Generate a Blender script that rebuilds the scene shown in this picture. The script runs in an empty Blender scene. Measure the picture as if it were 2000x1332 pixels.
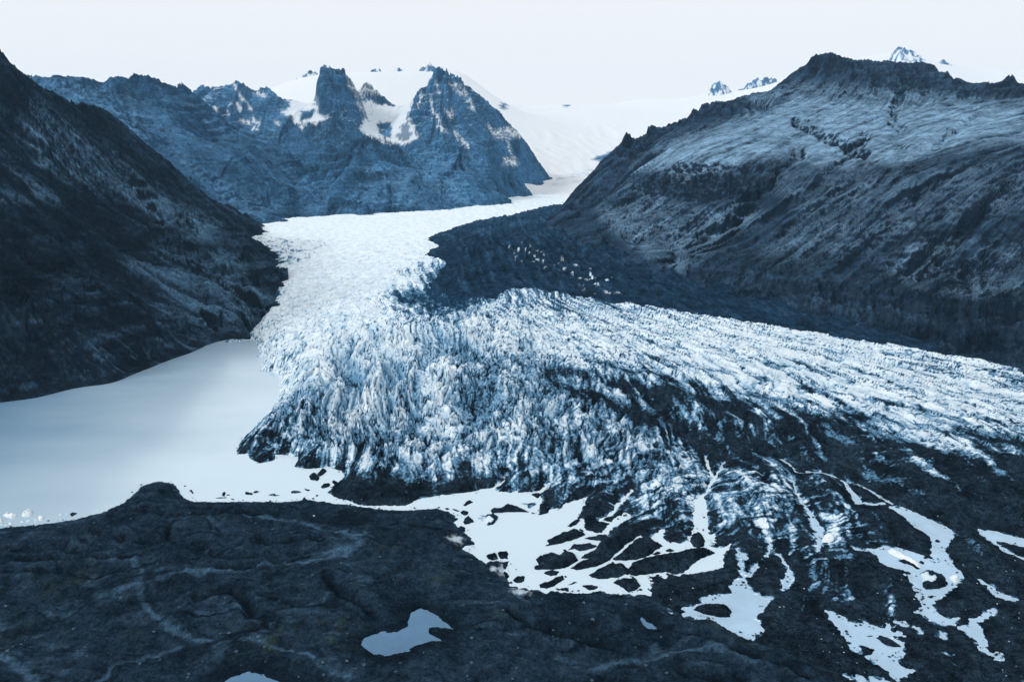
import bpy, bmesh, math, random
import numpy as np
from mathutils import Vector
PI = math.pi
random.seed(7)
SC = bpy.context.scene
COL = SC.collection
F32 = np.float32

# ------------------------------------------------------------------ camera, sky, sun, exposure
H = 170.0                                   # drone height above the lake, metres
FP = 1333.0                                 # focal length in photograph pixels (2000 wide)
PITCH = math.atan((666.0 - 330.0) / FP)
CP, SP = math.cos(PITCH), math.sin(PITCH)
cam = bpy.data.cameras.new('camera')
cam.sensor_width = 36.0
cam.lens = 36.0 * FP / 2000.0
cam.clip_start = 1.0
cam.clip_end = 60000.0
cam_o = bpy.data.objects.new('camera', cam)
cam_o.location = (0, 0, H)
cam_o.rotation_euler = (PI / 2 - PITCH, 0, 0)
COL.objects.link(cam_o)
SC.camera = cam_o

SUN_EL, SUN_AZ = math.radians(36), math.radians(-105)      # from the left, a little behind the camera
world = bpy.data.worlds.new('World')
SC.world = world
world.use_nodes = True
nt = world.node_tree
nt.nodes.clear()
sky = nt.nodes.new('ShaderNodeTexSky')
sky.sky_type = 'NISHITA'
sky.sun_disc = False
sky.sun_elevation = SUN_EL
sky.sun_rotation = SUN_AZ
mixn = nt.nodes.new('ShaderNodeMix')
mixn.data_type = 'RGBA'
mixn.inputs[0].default_value = 0.93         # the overcast layer over the blue sky
nt.links.new(sky.outputs[0], mixn.inputs[6])
mixn.inputs[7].default_value = (9.75, 9.85, 9.95, 1)
bg = nt.nodes.new('ShaderNodeBackground')
bg.inputs[1].default_value = 0.1
nt.links.new(mixn.outputs[2], bg.inputs[0])
wo = nt.nodes.new('ShaderNodeOutputWorld')
nt.links.new(bg.outputs[0], wo.inputs[0])

sl = bpy.data.lights.new('sun', 'SUN')
sl.energy = 1.5
sl.angle = math.radians(12)
sl.color = (1.0, 0.995, 0.985)
so = bpy.data.objects.new('sun', sl)
sd_ = Vector((math.sin(SUN_AZ) * math.cos(SUN_EL), math.cos(SUN_AZ) * math.cos(SUN_EL), math.sin(SUN_EL)))
so.rotation_euler = (-sd_).to_track_quat('-Z', 'Y').to_euler()
so.location = (0, 0, 2000)
COL.objects.link(so)

SC.view_settings.view_transform = 'Standard'
SC.view_settings.look = 'None'
SC.view_settings.exposure = 0.0
SC.view_settings.gamma = 1.0
SC.render.engine = 'CYCLES'
SC.cycles.use_denoising = True
SC.cycles.max_bounces = 6
SC.cycles.diffuse_bounces = 3
SC.cycles.volume_bounces = 1

# ------------------------------------------------------------------ where a pixel of the photograph lies on the land
def G(px, py, z=0.0):
    sx, sv = (px - 1000.0) / FP, (py - 666.0) / FP
    t = (z - H) / (-SP - sv * CP)
    return (sx * t, (CP - sv * SP) * t, z)
def at(px, py, Y):
    sx, sv = (px - 1000.0) / FP, (py - 666.0) / FP
    t = Y / (CP - sv * SP)
    return (sx * t, Y, H + (-SP - sv * CP) * t)
def pix(x, y, z):
    dz = z - H
    w = np.maximum(y * CP - dz * SP, 1.0)
    v = y * SP + dz * CP
    return 1000.0 + FP * x / w, 666.0 - FP * v / w
def crop(x0, y0, s, pts):
    return [(x0 + s * a, y0 + s * b) for a, b in pts]

# ------------------------------------------------------------------ numeric helpers
def sstep(a, b, v):
    t = np.clip((v - a) / (b - a), 0, 1)
    return t * t * (3 - 2 * t)
def mix(a, b, t):
    return a + (b - a) * t
def h32(ix, iy, seed):
    h = ix.astype(np.int64).astype(np.uint32) * np.uint32(374761393) + iy.astype(np.int64).astype(np.uint32) * np.uint32(668265263)
    h = h + np.uint32((seed * 2246822519) & 0xffffffff)
    h = (h ^ (h >> np.uint32(13))) * np.uint32(1274126177)
    h = (h ^ (h >> np.uint32(15))) * np.uint32(2246822519)
    return h ^ (h >> np.uint32(16))
_ang = np.linspace(0, 2 * PI, 256, endpoint=False)
_gx, _gy = np.cos(_ang).astype(F32), np.sin(_ang).astype(F32)
def perlin(x, y, seed=0):
    x = np.asarray(x, F32); y = np.asarray(y, F32)
    ix = np.floor(x); iy = np.floor(y)
    fx = x - ix; fy = y - iy
    ux = fx * fx * fx * (fx * (fx * 6 - 15) + 10)
    uy = fy * fy * fy * (fy * (fy * 6 - 15) + 10)
    def c(a, b):
        h = h32(ix + a, iy + b, seed) & np.uint32(255)
        return _gx[h] * (fx - a) + _gy[h] * (fy - b)
    n0 = mix(c(0, 0), c(1, 0), ux)
    n1 = mix(c(0, 1), c(1, 1), ux)
    return mix(n0, n1, uy) * 1.5
def fbm(x, y, lam, octv=4, seed=0, gain=0.5):
    s = 0; a = 1.0; t = 0
    for o in range(octv):
        s = s + a * perlin(x / lam + 17.3 * o, y / lam - 9.1 * o, seed + o)
        t += a; a *= gain; lam = lam * 0.49
    return s / t
def ridged(x, y, lam, octv=4, seed=0, gain=0.55):
    s = 0; a = 1.0; t = 0; w = 1.0
    for o in range(octv):
        n = 1 - np.abs(perlin(x / lam + 5.3 * o, y / lam - 2.7 * o, seed + o)) * 1.4
        n = np.clip(n, 0, 1) ** 2 * w
        w = np.clip(n * 1.6, 0, 1)
        s = s + a * n; t += a; a *= gain; lam = lam * 0.48
    return s / t
def worley(x, y, seed=0):
    x = np.asarray(x, F32); y = np.asarray(y, F32)
    ix = np.floor(x); iy = np.floor(y)
    f1 = np.full(x.shape, 9, F32); f2 = np.full(x.shape, 9, F32)
    cid = np.zeros(x.shape, F32)
    for a in (-1, 0, 1):
        for b in (-1, 0, 1):
            h = h32(ix + a, iy + b, seed)
            dx = ix + a + (h & np.uint32(65535)).astype(F32) / 65535 - x
            dy = iy + b + (h >> np.uint32(16)).astype(F32) / 65535 - y
            d = np.sqrt(dx * dx + dy * dy)
            near = d < f1
            f2 = np.where(near, f1, np.minimum(f2, d))
            cid = np.where(near, (h & np.uint32(1023)).astype(F32) / 1023, cid)
            f1 = np.where(near, d, f1)
    return f1, f2, cid
def gully(x, y, tx, ty, lam, seed=0):
    """stripes that run along the local direction (tx, ty): furrows down a slope"""
    x = np.asarray(x / lam, F32); y = np.asarray(y / lam, F32)
    nx, ny = -ty, tx
    ix = np.floor(x); iy = np.floor(y)
    va = np.zeros(x.shape, F32); wt = np.full(x.shape, 1e-6, F32)
    for a in (-1, 0, 1):
        for b in (-1, 0, 1):
            h = h32(ix + a, iy + b, seed)
            dx = x - (ix + a + (h & np.uint32(65535)).astype(F32) / 65535)
            dy = y - (iy + b + (h >> np.uint32(16)).astype(F32) / 65535)
            w = np.exp(-(dx * dx + dy * dy) * 2.2)
            va += np.cos((dx * nx + dy * ny) * 6.2832) * w
            wt += w
    return va / wt
def tps(pts, c=30.0):
    """smooth height through scattered points (x, y, value)"""
    P = np.array(pts, float)
    n = len(P)
    d = np.sqrt(((P[:, None, :2] - P[None, :, :2]) ** 2).sum(-1) + c * c)
    A = np.zeros((n + 3, n + 3))
    A[:n, :n] = d + np.eye(n) * 1e-3
    A[:n, n] = 1; A[:n, n + 1:n + 3] = P[:, :2] * 1e-3
    A[n, :n] = 1; A[n + 1:n + 3, :n] = P[:, :2].T * 1e-3
    sol = np.linalg.solve(A, np.concatenate([P[:, 2], [0, 0, 0]]))
    def f(x, y):
        x = np.asarray(x, F32); y = np.asarray(y, F32)
        r = (sol[n] + sol[n + 1] * 1e-3 * x + sol[n + 2] * 1e-3 * y).astype(F32)
        for i in range(n):
            r += F32(sol[i]) * np.sqrt((x - F32(P[i, 0])) ** 2 + (y - F32(P[i, 1])) ** 2 + F32(c * c))
        return r
    return f
def poly_sd(x, y, poly, cap=60.0):
    """signed distance to a polygon, positive outside, cut off at cap"""
    P = np.array(poly, float)
    out = np.full(x.shape, cap, F32)
    m = (x > P[:, 0].min() - cap) & (x < P[:, 0].max() + cap) & (y > P[:, 1].min() - cap) & (y < P[:, 1].max() + cap)
    if not m.any():
        return out
    X = x[m].astype(F32); Y = y[m].astype(F32)
    d2 = np.full(X.shape, cap * cap, F32); ins = np.zeros(X.shape, bool)
    for i in range(len(P)):
        ax, ay = P[i - 1]; bx, by = P[i]
        ex, ey = bx - ax, by - ay
        L = ex * ex + ey * ey + 1e-9
        t = np.clip(((X - F32(ax)) * F32(ex) + (Y - F32(ay)) * F32(ey)) / F32(L), 0, 1)
        qx = X - F32(ax) - t * F32(ex); qy = Y - F32(ay) - t * F32(ey)
        d2 = np.minimum(d2, qx * qx + qy * qy)
        if abs(ey) > 1e-9:
            c = ((F32(ay) > Y) != (F32(by) > Y)) & (X < F32(ex) * (Y - F32(ay)) / F32(ey) + F32(ax))
            ins ^= c
    d = np.sqrt(d2)
    out[m] = np.where(ins, -d, d)
    return out
def line_d(x, y, line, cap=60.0):
    P = np.array(line, float)
    out = np.full(x.shape, cap, F32)
    m = (x > P[:, 0].min() - cap) & (x < P[:, 0].max() + cap) & (y > P[:, 1].min() - cap) & (y < P[:, 1].max() + cap)
    if not m.any():
        return out
    X = x[m].astype(F32); Y = y[m].astype(F32)
    d2 = np.full(X.shape, cap * cap, F32)
    for i in range(1, len(P)):
        ax, ay = P[i - 1]; bx, by = P[i]
        ex, ey = bx - ax, by - ay
        L = ex * ex + ey * ey + 1e-9
        t = np.clip(((X - F32(ax)) * F32(ex) + (Y - F32(ay)) * F32(ey)) / F32(L), 0, 1)
        qx = X - F32(ax) - t * F32(ex); qy = Y - F32(ay) - t * F32(ey)
        d2 = np.minimum(d2, qx * qx + qy * qy)
    out[m] = np.sqrt(d2)
    return out
def g2(pts, z=0.0):
    return [G(a, b, z)[:2] for a, b in pts]

# ------------------------------------------------------------------ mesh and material helpers
def link(name, me, mat, parent=None):
    o = bpy.data.objects.new(name, me)
    me.materials.append(mat)
    COL.objects.link(o)
    if parent: o.parent = parent
    return o
def tag(o, label, cat, group=None):
    o['label'] = label; o['category'] = cat
    if group: o['group'] = group
    return o
def struct(o):
    o['kind'] = 'structure'
    return o
def grid_mesh(name, X, Y, Z, mask=None, keep=None):
    """one sheet of quads over arrays of shape (rows, columns); mask = per-vertex rgba weights; keep = per-face"""
    r, c = X.shape
    idx = np.arange(r * c, dtype=np.int64).reshape(r, c)
    q = np.stack([idx[:-1, :-1], idx[:-1, 1:], idx[1:, 1:], idx[1:, :-1]], -1)
    if keep is not None:
        q = q[keep]
    q = q.reshape(-1, 4)
    used = np.zeros(r * c, bool); used[q.ravel()] = True
    remap = np.cumsum(used) - 1
    q = remap[q].astype(np.int32)
    V = np.stack([X, Y, Z], -1).reshape(-1, 3)[used].astype(F32)
    me = bpy.data.meshes.new(name)
    me.vertices.add(len(V)); me.vertices.foreach_set('co', V.ravel())
    me.loops.add(q.size); me.loops.foreach_set('vertex_index', q.ravel())
    me.polygons.add(len(q))
    me.polygons.foreach_set('loop_start', np.arange(0, q.size, 4, dtype=np.int32))
    me.polygons.foreach_set('use_smooth', np.ones(len(q), bool))
    if mask is not None:
        at_ = me.color_attributes.new('mask', 'FLOAT_COLOR', 'POINT')
        M = np.stack([np.broadcast_to(np.asarray(m, F32), X.shape) for m in mask], -1).reshape(-1, 4)[used]
        at_.data.foreach_set('color', np.ascontiguousarray(M, F32).ravel())
    me.update(calc_edges=True)
    me.validate()
    return me

class Mat:
    def __init__(s, name, rough=0.9, spec=0.3):
        s.m = bpy.data.materials.new(name); s.m.use_nodes = True
        s.t = s.m.node_tree; s.b = s.t.nodes['Principled BSDF']
        s.b.inputs['Roughness'].default_value = rough
        s.b.inputs['Specular IOR Level'].default_value = spec
        s.co = s.t.nodes.new('ShaderNodeTexCoord').outputs['Object']
    def l(s, a, b): s.t.links.new(a, b)
    def noise(s, scale, detail=4, rough=0.55, stretch=None):
        n = s.t.nodes.new('ShaderNodeTexNoise')
        n.inputs['Scale'].default_value = scale; n.inputs['Detail'].default_value = detail
        n.inputs['Roughness'].default_value = rough
        co = s.co
        if stretch:
            mp = s.t.nodes.new('ShaderNodeMapping'); mp.inputs['Scale'].default_value = stretch
            s.l(co, mp.inputs[0]); co = mp.outputs[0]
        s.l(co, n.inputs['Vector'])
        return n.outputs[0]
    def ramp(s, v, a, b, lo=0.0, hi=1.0):
        n = s.t.nodes.new('ShaderNodeMapRange')
        n.inputs[1].default_value = a; n.inputs[2].default_value = b
        n.inputs[3].default_value = lo; n.inputs[4].default_value = hi
        s.l(v, n.inputs[0]); return n.outputs[0]
    def math(s, op, a, b=None, clamp=False):
        n = s.t.nodes.new('ShaderNodeMath'); n.operation = op; n.use_clamp = clamp
        for i, v in ((0, a), (1, b)):
            if v is None: continue
            if isinstance(v, (int, float)): n.inputs[i].default_value = v
            else: s.l(v, n.inputs[i])
        return n.outputs[0]
    def mixc(s, f, a, b, mode='MIX'):
        n = s.t.nodes.new('ShaderNodeMix'); n.data_type = 'RGBA'; n.blend_type = mode
        for i, v in ((0, f), (6, a), (7, b)):
            if isinstance(v, (int, float)): n.inputs[i].default_value = v
            elif isinstance(v, tuple): n.inputs[i].default_value = v + (1,) if len(v) == 3 else v
            else: s.l(v, n.inputs[i])
        return n.outputs[2]
    def mask(s):
        a = s.t.nodes.new('ShaderNodeAttribute'); a.attribute_name = 'mask'
        p = s.t.nodes.new('ShaderNodeSeparateColor'); s.l(a.outputs['Color'], p.inputs[0])
        return p.outputs[0], p.outputs[1], p.outputs[2], a.outputs['Alpha']
    def base(s, c): s.l(c, s.b.inputs['Base Color'])
    def bump(s, h, dist, strength=1.0):
        n = s.t.nodes.new('ShaderNodeBump'); n.inputs['Distance'].default_value = dist
        n.inputs['Strength'].default_value = strength
        s.l(h, n.inputs['Height']); s.l(n.outputs[0], s.b.inputs['Normal'])
    def vary(s, c, scale, lo, hi, detail=5):
        """multiply a colour by a noise between lo and hi"""
        v = s.ramp(s.noise(scale, detail, 0.68), 0.37, 0.63, lo, hi)
        g = s.t.nodes.new('ShaderNodeCombineColor')
        for i in range(3): s.l(v, g.inputs[i])
        return s.mixc(1.0, c, g.outputs[0], 'MULTIPLY')

def mat_mountain(name, rock, scree, grass, snow=(0.78, 0.85, 0.91), sc=1.0, fine=1.0):
    """mask: r scree, g dry grass, b snow, a dark strata"""
    M = Mat(name, 1.0, 0.0)
    r, g, b, a = M.mask()
    c = M.mixc(r, rock, scree)
    c = M.mixc(g, c, grass)
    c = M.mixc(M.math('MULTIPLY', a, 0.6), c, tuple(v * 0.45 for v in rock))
    c = M.vary(c, 0.035 * sc, 0.66, 1.40)
    c = M.vary(c, 0.22 * sc, 1 - .40 * fine, 1 + .45 * fine)
    c = M.vary(c, 0.70 * sc, 1 - .38 * fine, 1 + .40 * fine)
    c = M.mixc(b, c, snow)
    M.base(c)
    M.bump(M.noise(0.30 * sc, 6, 0.68), 3.2 / sc, 0.9)
    return M.m
def mat_ice():
    """mask: r dirt, g blue ice with crevasse shade painted in"""
    M = Mat('glacier_ice', 0.9, 0.0)
    r, g, b, a = M.mask()
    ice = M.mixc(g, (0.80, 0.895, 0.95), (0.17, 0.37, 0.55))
    ice = M.vary(ice, 0.12, 0.84, 1.08)
    n = M.noise(0.55, 6, 0.72)
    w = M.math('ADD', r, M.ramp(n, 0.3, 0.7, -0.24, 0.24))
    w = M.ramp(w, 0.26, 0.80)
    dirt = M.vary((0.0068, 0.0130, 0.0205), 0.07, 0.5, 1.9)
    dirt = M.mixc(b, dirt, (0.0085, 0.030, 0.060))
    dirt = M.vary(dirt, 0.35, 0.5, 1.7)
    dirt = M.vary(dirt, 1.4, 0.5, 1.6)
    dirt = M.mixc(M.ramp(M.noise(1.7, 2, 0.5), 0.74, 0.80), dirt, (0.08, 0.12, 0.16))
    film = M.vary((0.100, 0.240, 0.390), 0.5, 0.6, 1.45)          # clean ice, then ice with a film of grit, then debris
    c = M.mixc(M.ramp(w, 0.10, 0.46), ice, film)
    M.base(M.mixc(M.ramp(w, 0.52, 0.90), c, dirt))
    M.bump(M.noise(0.8, 6, 0.68), 0.9, 0.9)
    return M.m
def mat_debris(name, col, gravel, stones=0.0):
    """mask: r pale gravel and painted lit crests, g moss, b snow or bare ice"""
    M = Mat(name, 1.0, 0.0)
    r, g, b, a = M.mask()
    c = M.vary(col, 0.05, 0.62, 1.45)
    c = M.mixc(r, c, gravel)
    c = M.mixc(g, c, (0.022, 0.038, 0.036))
    c = M.mixc(M.math('MULTIPLY', a, 0.8), c, tuple(v * 0.28 for v in col))
    c = M.vary(c, 0.22, 0.62, 1.45)
    c = M.vary(c, 0.8, 0.66, 1.38)
    c = M.vary(c, 2.2, 0.72, 1.32)
    c = M.mixc(b, c, (0.66, 0.80, 0.9))
    if stones:
        n = M.noise(2.2, 2, 0.5)
        c = M.mixc(M.math('MULTIPLY', M.ramp(n, 0.70, 0.76), stones), c, (0.10, 0.14, 0.17))
    M.base(c)
    M.bump(M.noise(0.55, 8, 0.72), 1.0, 1.0)
    return M.m
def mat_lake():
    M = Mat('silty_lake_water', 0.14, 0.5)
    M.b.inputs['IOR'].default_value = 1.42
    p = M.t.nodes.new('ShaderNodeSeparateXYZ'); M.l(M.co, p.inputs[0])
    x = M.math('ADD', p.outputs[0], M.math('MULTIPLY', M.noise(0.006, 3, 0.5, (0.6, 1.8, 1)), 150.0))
    f = M.ramp(x, -330.0, -95.0)                 # hill reflection and vignette painted as dark water left, silt paler towards the ice
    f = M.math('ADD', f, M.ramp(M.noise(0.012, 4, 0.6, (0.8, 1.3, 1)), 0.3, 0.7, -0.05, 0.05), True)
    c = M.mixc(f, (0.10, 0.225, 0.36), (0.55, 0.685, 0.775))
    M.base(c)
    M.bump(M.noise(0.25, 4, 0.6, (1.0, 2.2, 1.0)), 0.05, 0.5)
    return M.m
def mat_water(name, col, rough, bumpd=0.02, spec=0.5, scale=0.5):
    M = Mat(name, rough, spec)
    M.b.inputs['IOR'].default_value = 1.33
    c = M.vary(col, 0.035, 0.86, 1.06, 5)
    M.base(c)
    M.bump(M.noise(scale, 4, 0.6, (1.0, 2.2, 1.0)), bumpd, 0.5)
    return M.m

# ------------------------------------------------------------------ outlines of the water, traced and laid on the lake's level
C5 = lambda p: crop(860, 900, .20274, p)
CA = lambda p: crop(1060, 960, .15015, p)
C6 = lambda p: crop(1240, 960, .2102, p)
C8 = lambda p: crop(600, 866, .35, p)
C7 = lambda p: crop(0, 866, .35, p)
C1 = lambda p: crop(1300, 866, .35, p)
CB = lambda p: crop(1580, 920, .2102, p)
CC = lambda p: crop(1580, 1052, .2102, p)
CD = lambda p: crop(1160, 1130, .21, p)
CE = lambda p: crop(340, 840, .2, p)
LAKE = ([(-500, 850), (-200, 817), (0, 791), (63, 782), (157, 760), (203, 754), (252, 739), (297, 721), (339, 704), (385, 688), (427, 671),
         (500, 666), (502, 674), (507, 690), (500, 698), (521, 697), (511, 711), (509, 725), (541, 728), (546, 747), (548, 772), (525, 807),
         (493, 838), (470, 862), (462, 879), (463, 887), (484, 887), (486, 895), (506, 905), (537, 899), (537, 888), (552, 888), (582, 892),
         (581, 900), (574, 912), (606, 916), (640, 911), (652, 916), (668, 920), (671, 930), (652, 948), (640, 962), (662, 973), (680, 978),
         (700, 986), (721, 988), (792, 988), (824, 974), (866, 967), (915, 962), (948, 954), (960, 953)] +
        C8([(1090, 212), (1103, 176), (1108, 180), (1096, 215), (1040, 255)]) + [(974, 961), (1037, 962), (1055, 957), (1071, 944), (1066, 957)] +
        C5([(1060, 205), (1040, 260), (960, 320), (985, 380), (930, 490), (940, 525), (1040, 500), (1060, 460), (1150, 465), (1200, 410), (1300, 385), (1410, 345)]) +
        CA([(560, 110), (490, 270), (450, 350), (550, 360), (520, 440), (560, 510), (640, 520), (760, 550), (800, 510), (880, 420), (1030, 310),
            (1060, 280), (1135, 295), (1130, 340), (970, 430), (870, 500), (835, 560), (900, 610), (1000, 620), (1100, 610), (1230, 565),
            (1280, 590), (1400, 610), (1425, 580), (1480, 555), (1560, 480), (1575, 500), (1550, 620), (1650, 660), (1780, 682), (1880, 640),
            (1945, 560), (1970, 400), (1955, 250), (1935, 130), (1972, 95)]) +
        C6([(590, 60), (615, 35), (640, 50), (665, 100), (668, 200), (672, 300), (668, 390), (700, 400), (735, 395), (742, 430), (735, 470),
            (690, 515), (760, 522), (830, 520), (895, 488), (850, 550), (815, 600), (803, 630), (820, 660), (808, 700), (740, 720), (680, 742),
            (600, 745), (430, 770), (385, 775), (330, 745), (285, 748), (272, 800), (230, 768), (130, 780), (150, 840), (130, 890), (130, 940), (160, 962)]) +
        [(1255, 1160), (1240, 1162), (1226, 1160), (1195, 1160), (1174, 1153), (1146, 1158), (1100, 1156), (1079, 1153), (1065, 1159), (1051, 1151),
         (1034, 1151), (999, 1142), (990, 1130), (994, 1125), (987, 1114), (992, 1100), (970, 1094), (950, 1099), (929, 1088), (915, 1077), (904, 1075),
         (911, 1069), (929, 1064), (927, 1058), (908, 1041), (894, 1024), (885, 1020), (896, 1013), (887, 1004), (870, 997), (855, 992), (824, 994),
         (796, 997), (757, 995), (701, 990), (670, 985), (600, 976), (546, 980), (420, 979), (376, 979), (360, 971), (346, 953), (336, 943), (308, 940),
         (276, 950), (259, 967), (238, 983), (196, 1002), (140, 1016), (70, 1025), (0, 1031), (-200, 1060), (-500, 1120)])
POOLS = [
    CD([(820, 280), (950, 258), (1020, 230), (1000, 190), (1130, 155), (1300, 140), (1265, 70), (1310, 30), (1390, 5), (1410, 40), (1445, 75),
        (1455, 120), (1500, 150), (1625, 175), (1648, 170), (1580, 240), (1570, 290), (1495, 360), (1495, 385), (1540, 400), (1555, 460),
        (1540, 510), (1450, 565), (1390, 540), (1300, 490), (1180, 430), (1110, 385), (1050, 370), (990, 375), (880, 350), (830, 355), (825, 320), (850, 310)]),
    CD([(630, 315), (700, 305), (725, 320), (715, 335), (660, 325)]),
    C6([(1040, 780), (1110, 680), (1155, 665), (1130, 710), (1055, 782)]),
    C6([(990, 590), (1010, 560), (1035, 580), (1030, 625), (1000, 625)]),
    C1([(770, 350), (800, 400), (830, 490), (850, 560), (838, 600), (868, 575), (882, 540), (875, 470), (850, 440), (810, 380), (782, 345)]),
    C1([(575, 540), (592, 580), (570, 600), (545, 645), (583, 605)]),
    C1([(690, 730), (702, 750), (680, 800), (645, 812), (663, 770), (682, 725)]),
    CB([(300, 80), (350, 110), (395, 170), (440, 220), (490, 290), (500, 302), (430, 305), (400, 240), (370, 180), (330, 120)]),
    CB([(740, 330), (800, 325), (900, 345), (1000, 390), (1100, 440), (1200, 480), (1290, 520), (1340, 560), (1320, 620), (1290, 690), (1250, 740),
        (1280, 790), (1330, 840), (1350, 890), (1400, 930), (1415, 990), (1400, 1030), (1330, 1080), (1250, 1130), (1200, 1190), (1140, 1222)]) +
    CC([(1140, 600), (1160, 660), (1200, 700), (1290, 745), (1390, 745), (1330, 790), (1250, 795), (1220, 790), (1100, 735), (1060, 700), (1010, 680), (1040, 610)]) +
    CB([(1010, 1150), (975, 1040), (905, 960), (1000, 955), (870, 910), (740, 880), (680, 850), (640, 790), (560, 740), (440, 730), (425, 708), (520, 735),
        (640, 720), (740, 705), (860, 720), (960, 750), (1060, 790), (1090, 810), (1150, 815), (1155, 690), (1130, 620), (1060, 560), (960, 500), (880, 420), (800, 365)]),
    CB([(1550, 530), (1620, 550), (1750, 560), (1850, 590), (2000, 630), (2200, 680), (2200, 760), (1990, 700), (1900, 680), (1800, 655), (1730, 650), (1715, 668), (1640, 610), (1590, 570)]),
    CB([(1650, 1050), (1700, 1070), (1740, 1120), (1830, 1155), (1925, 1190), (1850, 1197), (1750, 1170), (1690, 1120), (1655, 1090)]),
    CC([(1495, 750), (1570, 720), (1650, 715), (1640, 740), (1550, 780), (1585, 830), (1580, 850), (1530, 820), (1490, 795), (1520, 770)]),
    CC([(1400, 845), (1430, 815), (1530, 820), (1590, 860), (1630, 930), (1640, 980), (1610, 1032), (1590, 1020), (1570, 960), (1510, 900), (1440, 855)]),
    CC([(175, 675), (230, 680), (300, 720), (430, 790), (510, 795), (490, 755), (560, 800), (640, 828), (700, 832), (745, 770), (735, 845), (790, 875),
        (830, 860), (900, 905), (800, 890), (760, 930), (860, 950), (880, 1010), (855, 1030), (855, 1090), (820, 1140), (850, 1190), (960, 1225), (880, 1270),
        (830, 1310), (780, 1300), (720, 1220), (660, 1180), (620, 1165), (555, 1105), (600, 1060), (625, 1035), (560, 995), (490, 985), (440, 990), (470, 1055),
        (430, 1045), (355, 985), (420, 980), (360, 930), (320, 880), (230, 790), (185, 740)]),
    CC([(430, 1290), (460, 1275), (560, 1335), (440, 1312)]), CC([(580, 1300), (700, 1310), (780, 1345), (620, 1345)]), CC([(320, 1265), (350, 1270), (395, 1300)]),
    CC([(1225, 880), (1265, 882), (1255, 925), (1235, 930), (1245, 905)]),
    CC([(800, 770), (860, 760), (930, 810), (1010, 825), (1040, 875), (980, 830), (900, 815)]),
]
STREAMS = [                                   # (half width in metres, line)
    (1.3, CA([(790, 560), (890, 440), (1030, 330)])), (0.9, CA([(900, 410), (755, 375), (830, 325), (940, 250), (980, 150)])),
    (0.9, CA([(1025, 150), (1050, 90), (1110, 40), (1160, -20)])), (0.8, C1([(550, 78), (650, 92), (700, 122), (730, 160), (770, 168)])),
    (1.2, CB([(-20, 8), (120, 20), (220, 45), (310, 90)])), (0.9, CB([(490, 295), (600, 312), (690, 296)])), (0.8, CB([(450, 125), (560, 180), (650, 230), (760, 300)])),
    (1.0, CB([(1730, 675), (1850, 755), (1950, 795), (2080, 850)])), (0.5, CB([(1590, 1015), (1620, 1030), (1660, 1065)])), (0.8, CC([(1640, 712), (1720, 663)])),
    (0.8, CC([(1605, 1030), (1680, 1060), (1738, 1066), (1746, 1115)])), (0.5, C1([(698, 190), (740, 290), (778, 355)])), (0.4, C1([(585, 598), (640, 625), (695, 725)])),
    (0.5, C6([(960, 540), (1010, 790)])), (0.9, C1([(222, 70), (240, 130), (265, 190), (245, 250), (205, 295)])), (0.6, C1([(330, 100), (290, 170), (262, 210)])),
]
PONDS = [(C8([(275, 1105), (300, 1080), (400, 1035), (500, 1035), (540, 1015), (540, 970), (560, 930), (640, 905), (690, 925), (750, 960), (790, 985), (835, 1035),
              (820, 1058), (760, 1045), (700, 1040), (690, 1052), (750, 1075), (805, 1110), (800, 1120), (720, 1115), (660, 1130), (600, 1150), (605, 1172), (500, 1192),
              (440, 1203), (350, 1185), (285, 1140)]), 3.0, 'pale blue bean-shaped pond in the dark moraine at the bottom centre'),
         (C7([(1180, 1345), (1280, 1290), (1380, 1260), (1430, 1258), (1540, 1290), (1660, 1345), (1620, 1420), (1250, 1420)]), 3.0, 'round dark blue pond cut by the lower edge of the view'),
         (CD([(365, 375), (410, 340), (490, 340), (500, 380), (580, 410), (640, 480), (648, 515), (560, 495), (480, 490), (420, 440)]), 2.5, 'small blue pond below the black ice blocks'),
         (C7([(1720, 398), (1760, 390), (1792, 397), (1797, 428), (1750, 428)]), 2.0, 'little white puddle behind the end of the spit path'),
         (C7([(1862, 440), (1930, 434), (2010, 432), (2010, 440), (1930, 449)]), 2.0, 'narrow white puddle lying along a moraine furrow'),
         (C7([(1915, 391), (1935, 387), (1955, 391), (1940, 399)]), 2.0, 'tiny white puddle near the black ice front'),
         (C8([(1415, 912), (1440, 915), (1470, 930), (1440, 938)]), 2.5, 'tiny pale puddle above the round gravel hill')]
BORDER = [(-400, 1000), (100, 960), (300, 900), (420, 950), (600, 966), (680, 982), (740, 993), (820, 984), (870, 982), (905, 1005), (925, 1040), (945, 1060), (930, 1075), (960, 1088),
          (1004, 1098), (1004, 1140), (1050, 1143), (1110, 1152), (1160, 1149), (1240, 1157), (1256, 1165), (1300, 1190), (1335, 1201), (1380, 1204), (1400, 1208), (1450, 1244), (1500, 1275),
          (1560, 1310), (1640, 1345), (1720, 1390), (1720, 2200), (-400, 2200)]
def zr(ctrl):
    return [G(a, b, z) for a, b, z in ctrl]

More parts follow.
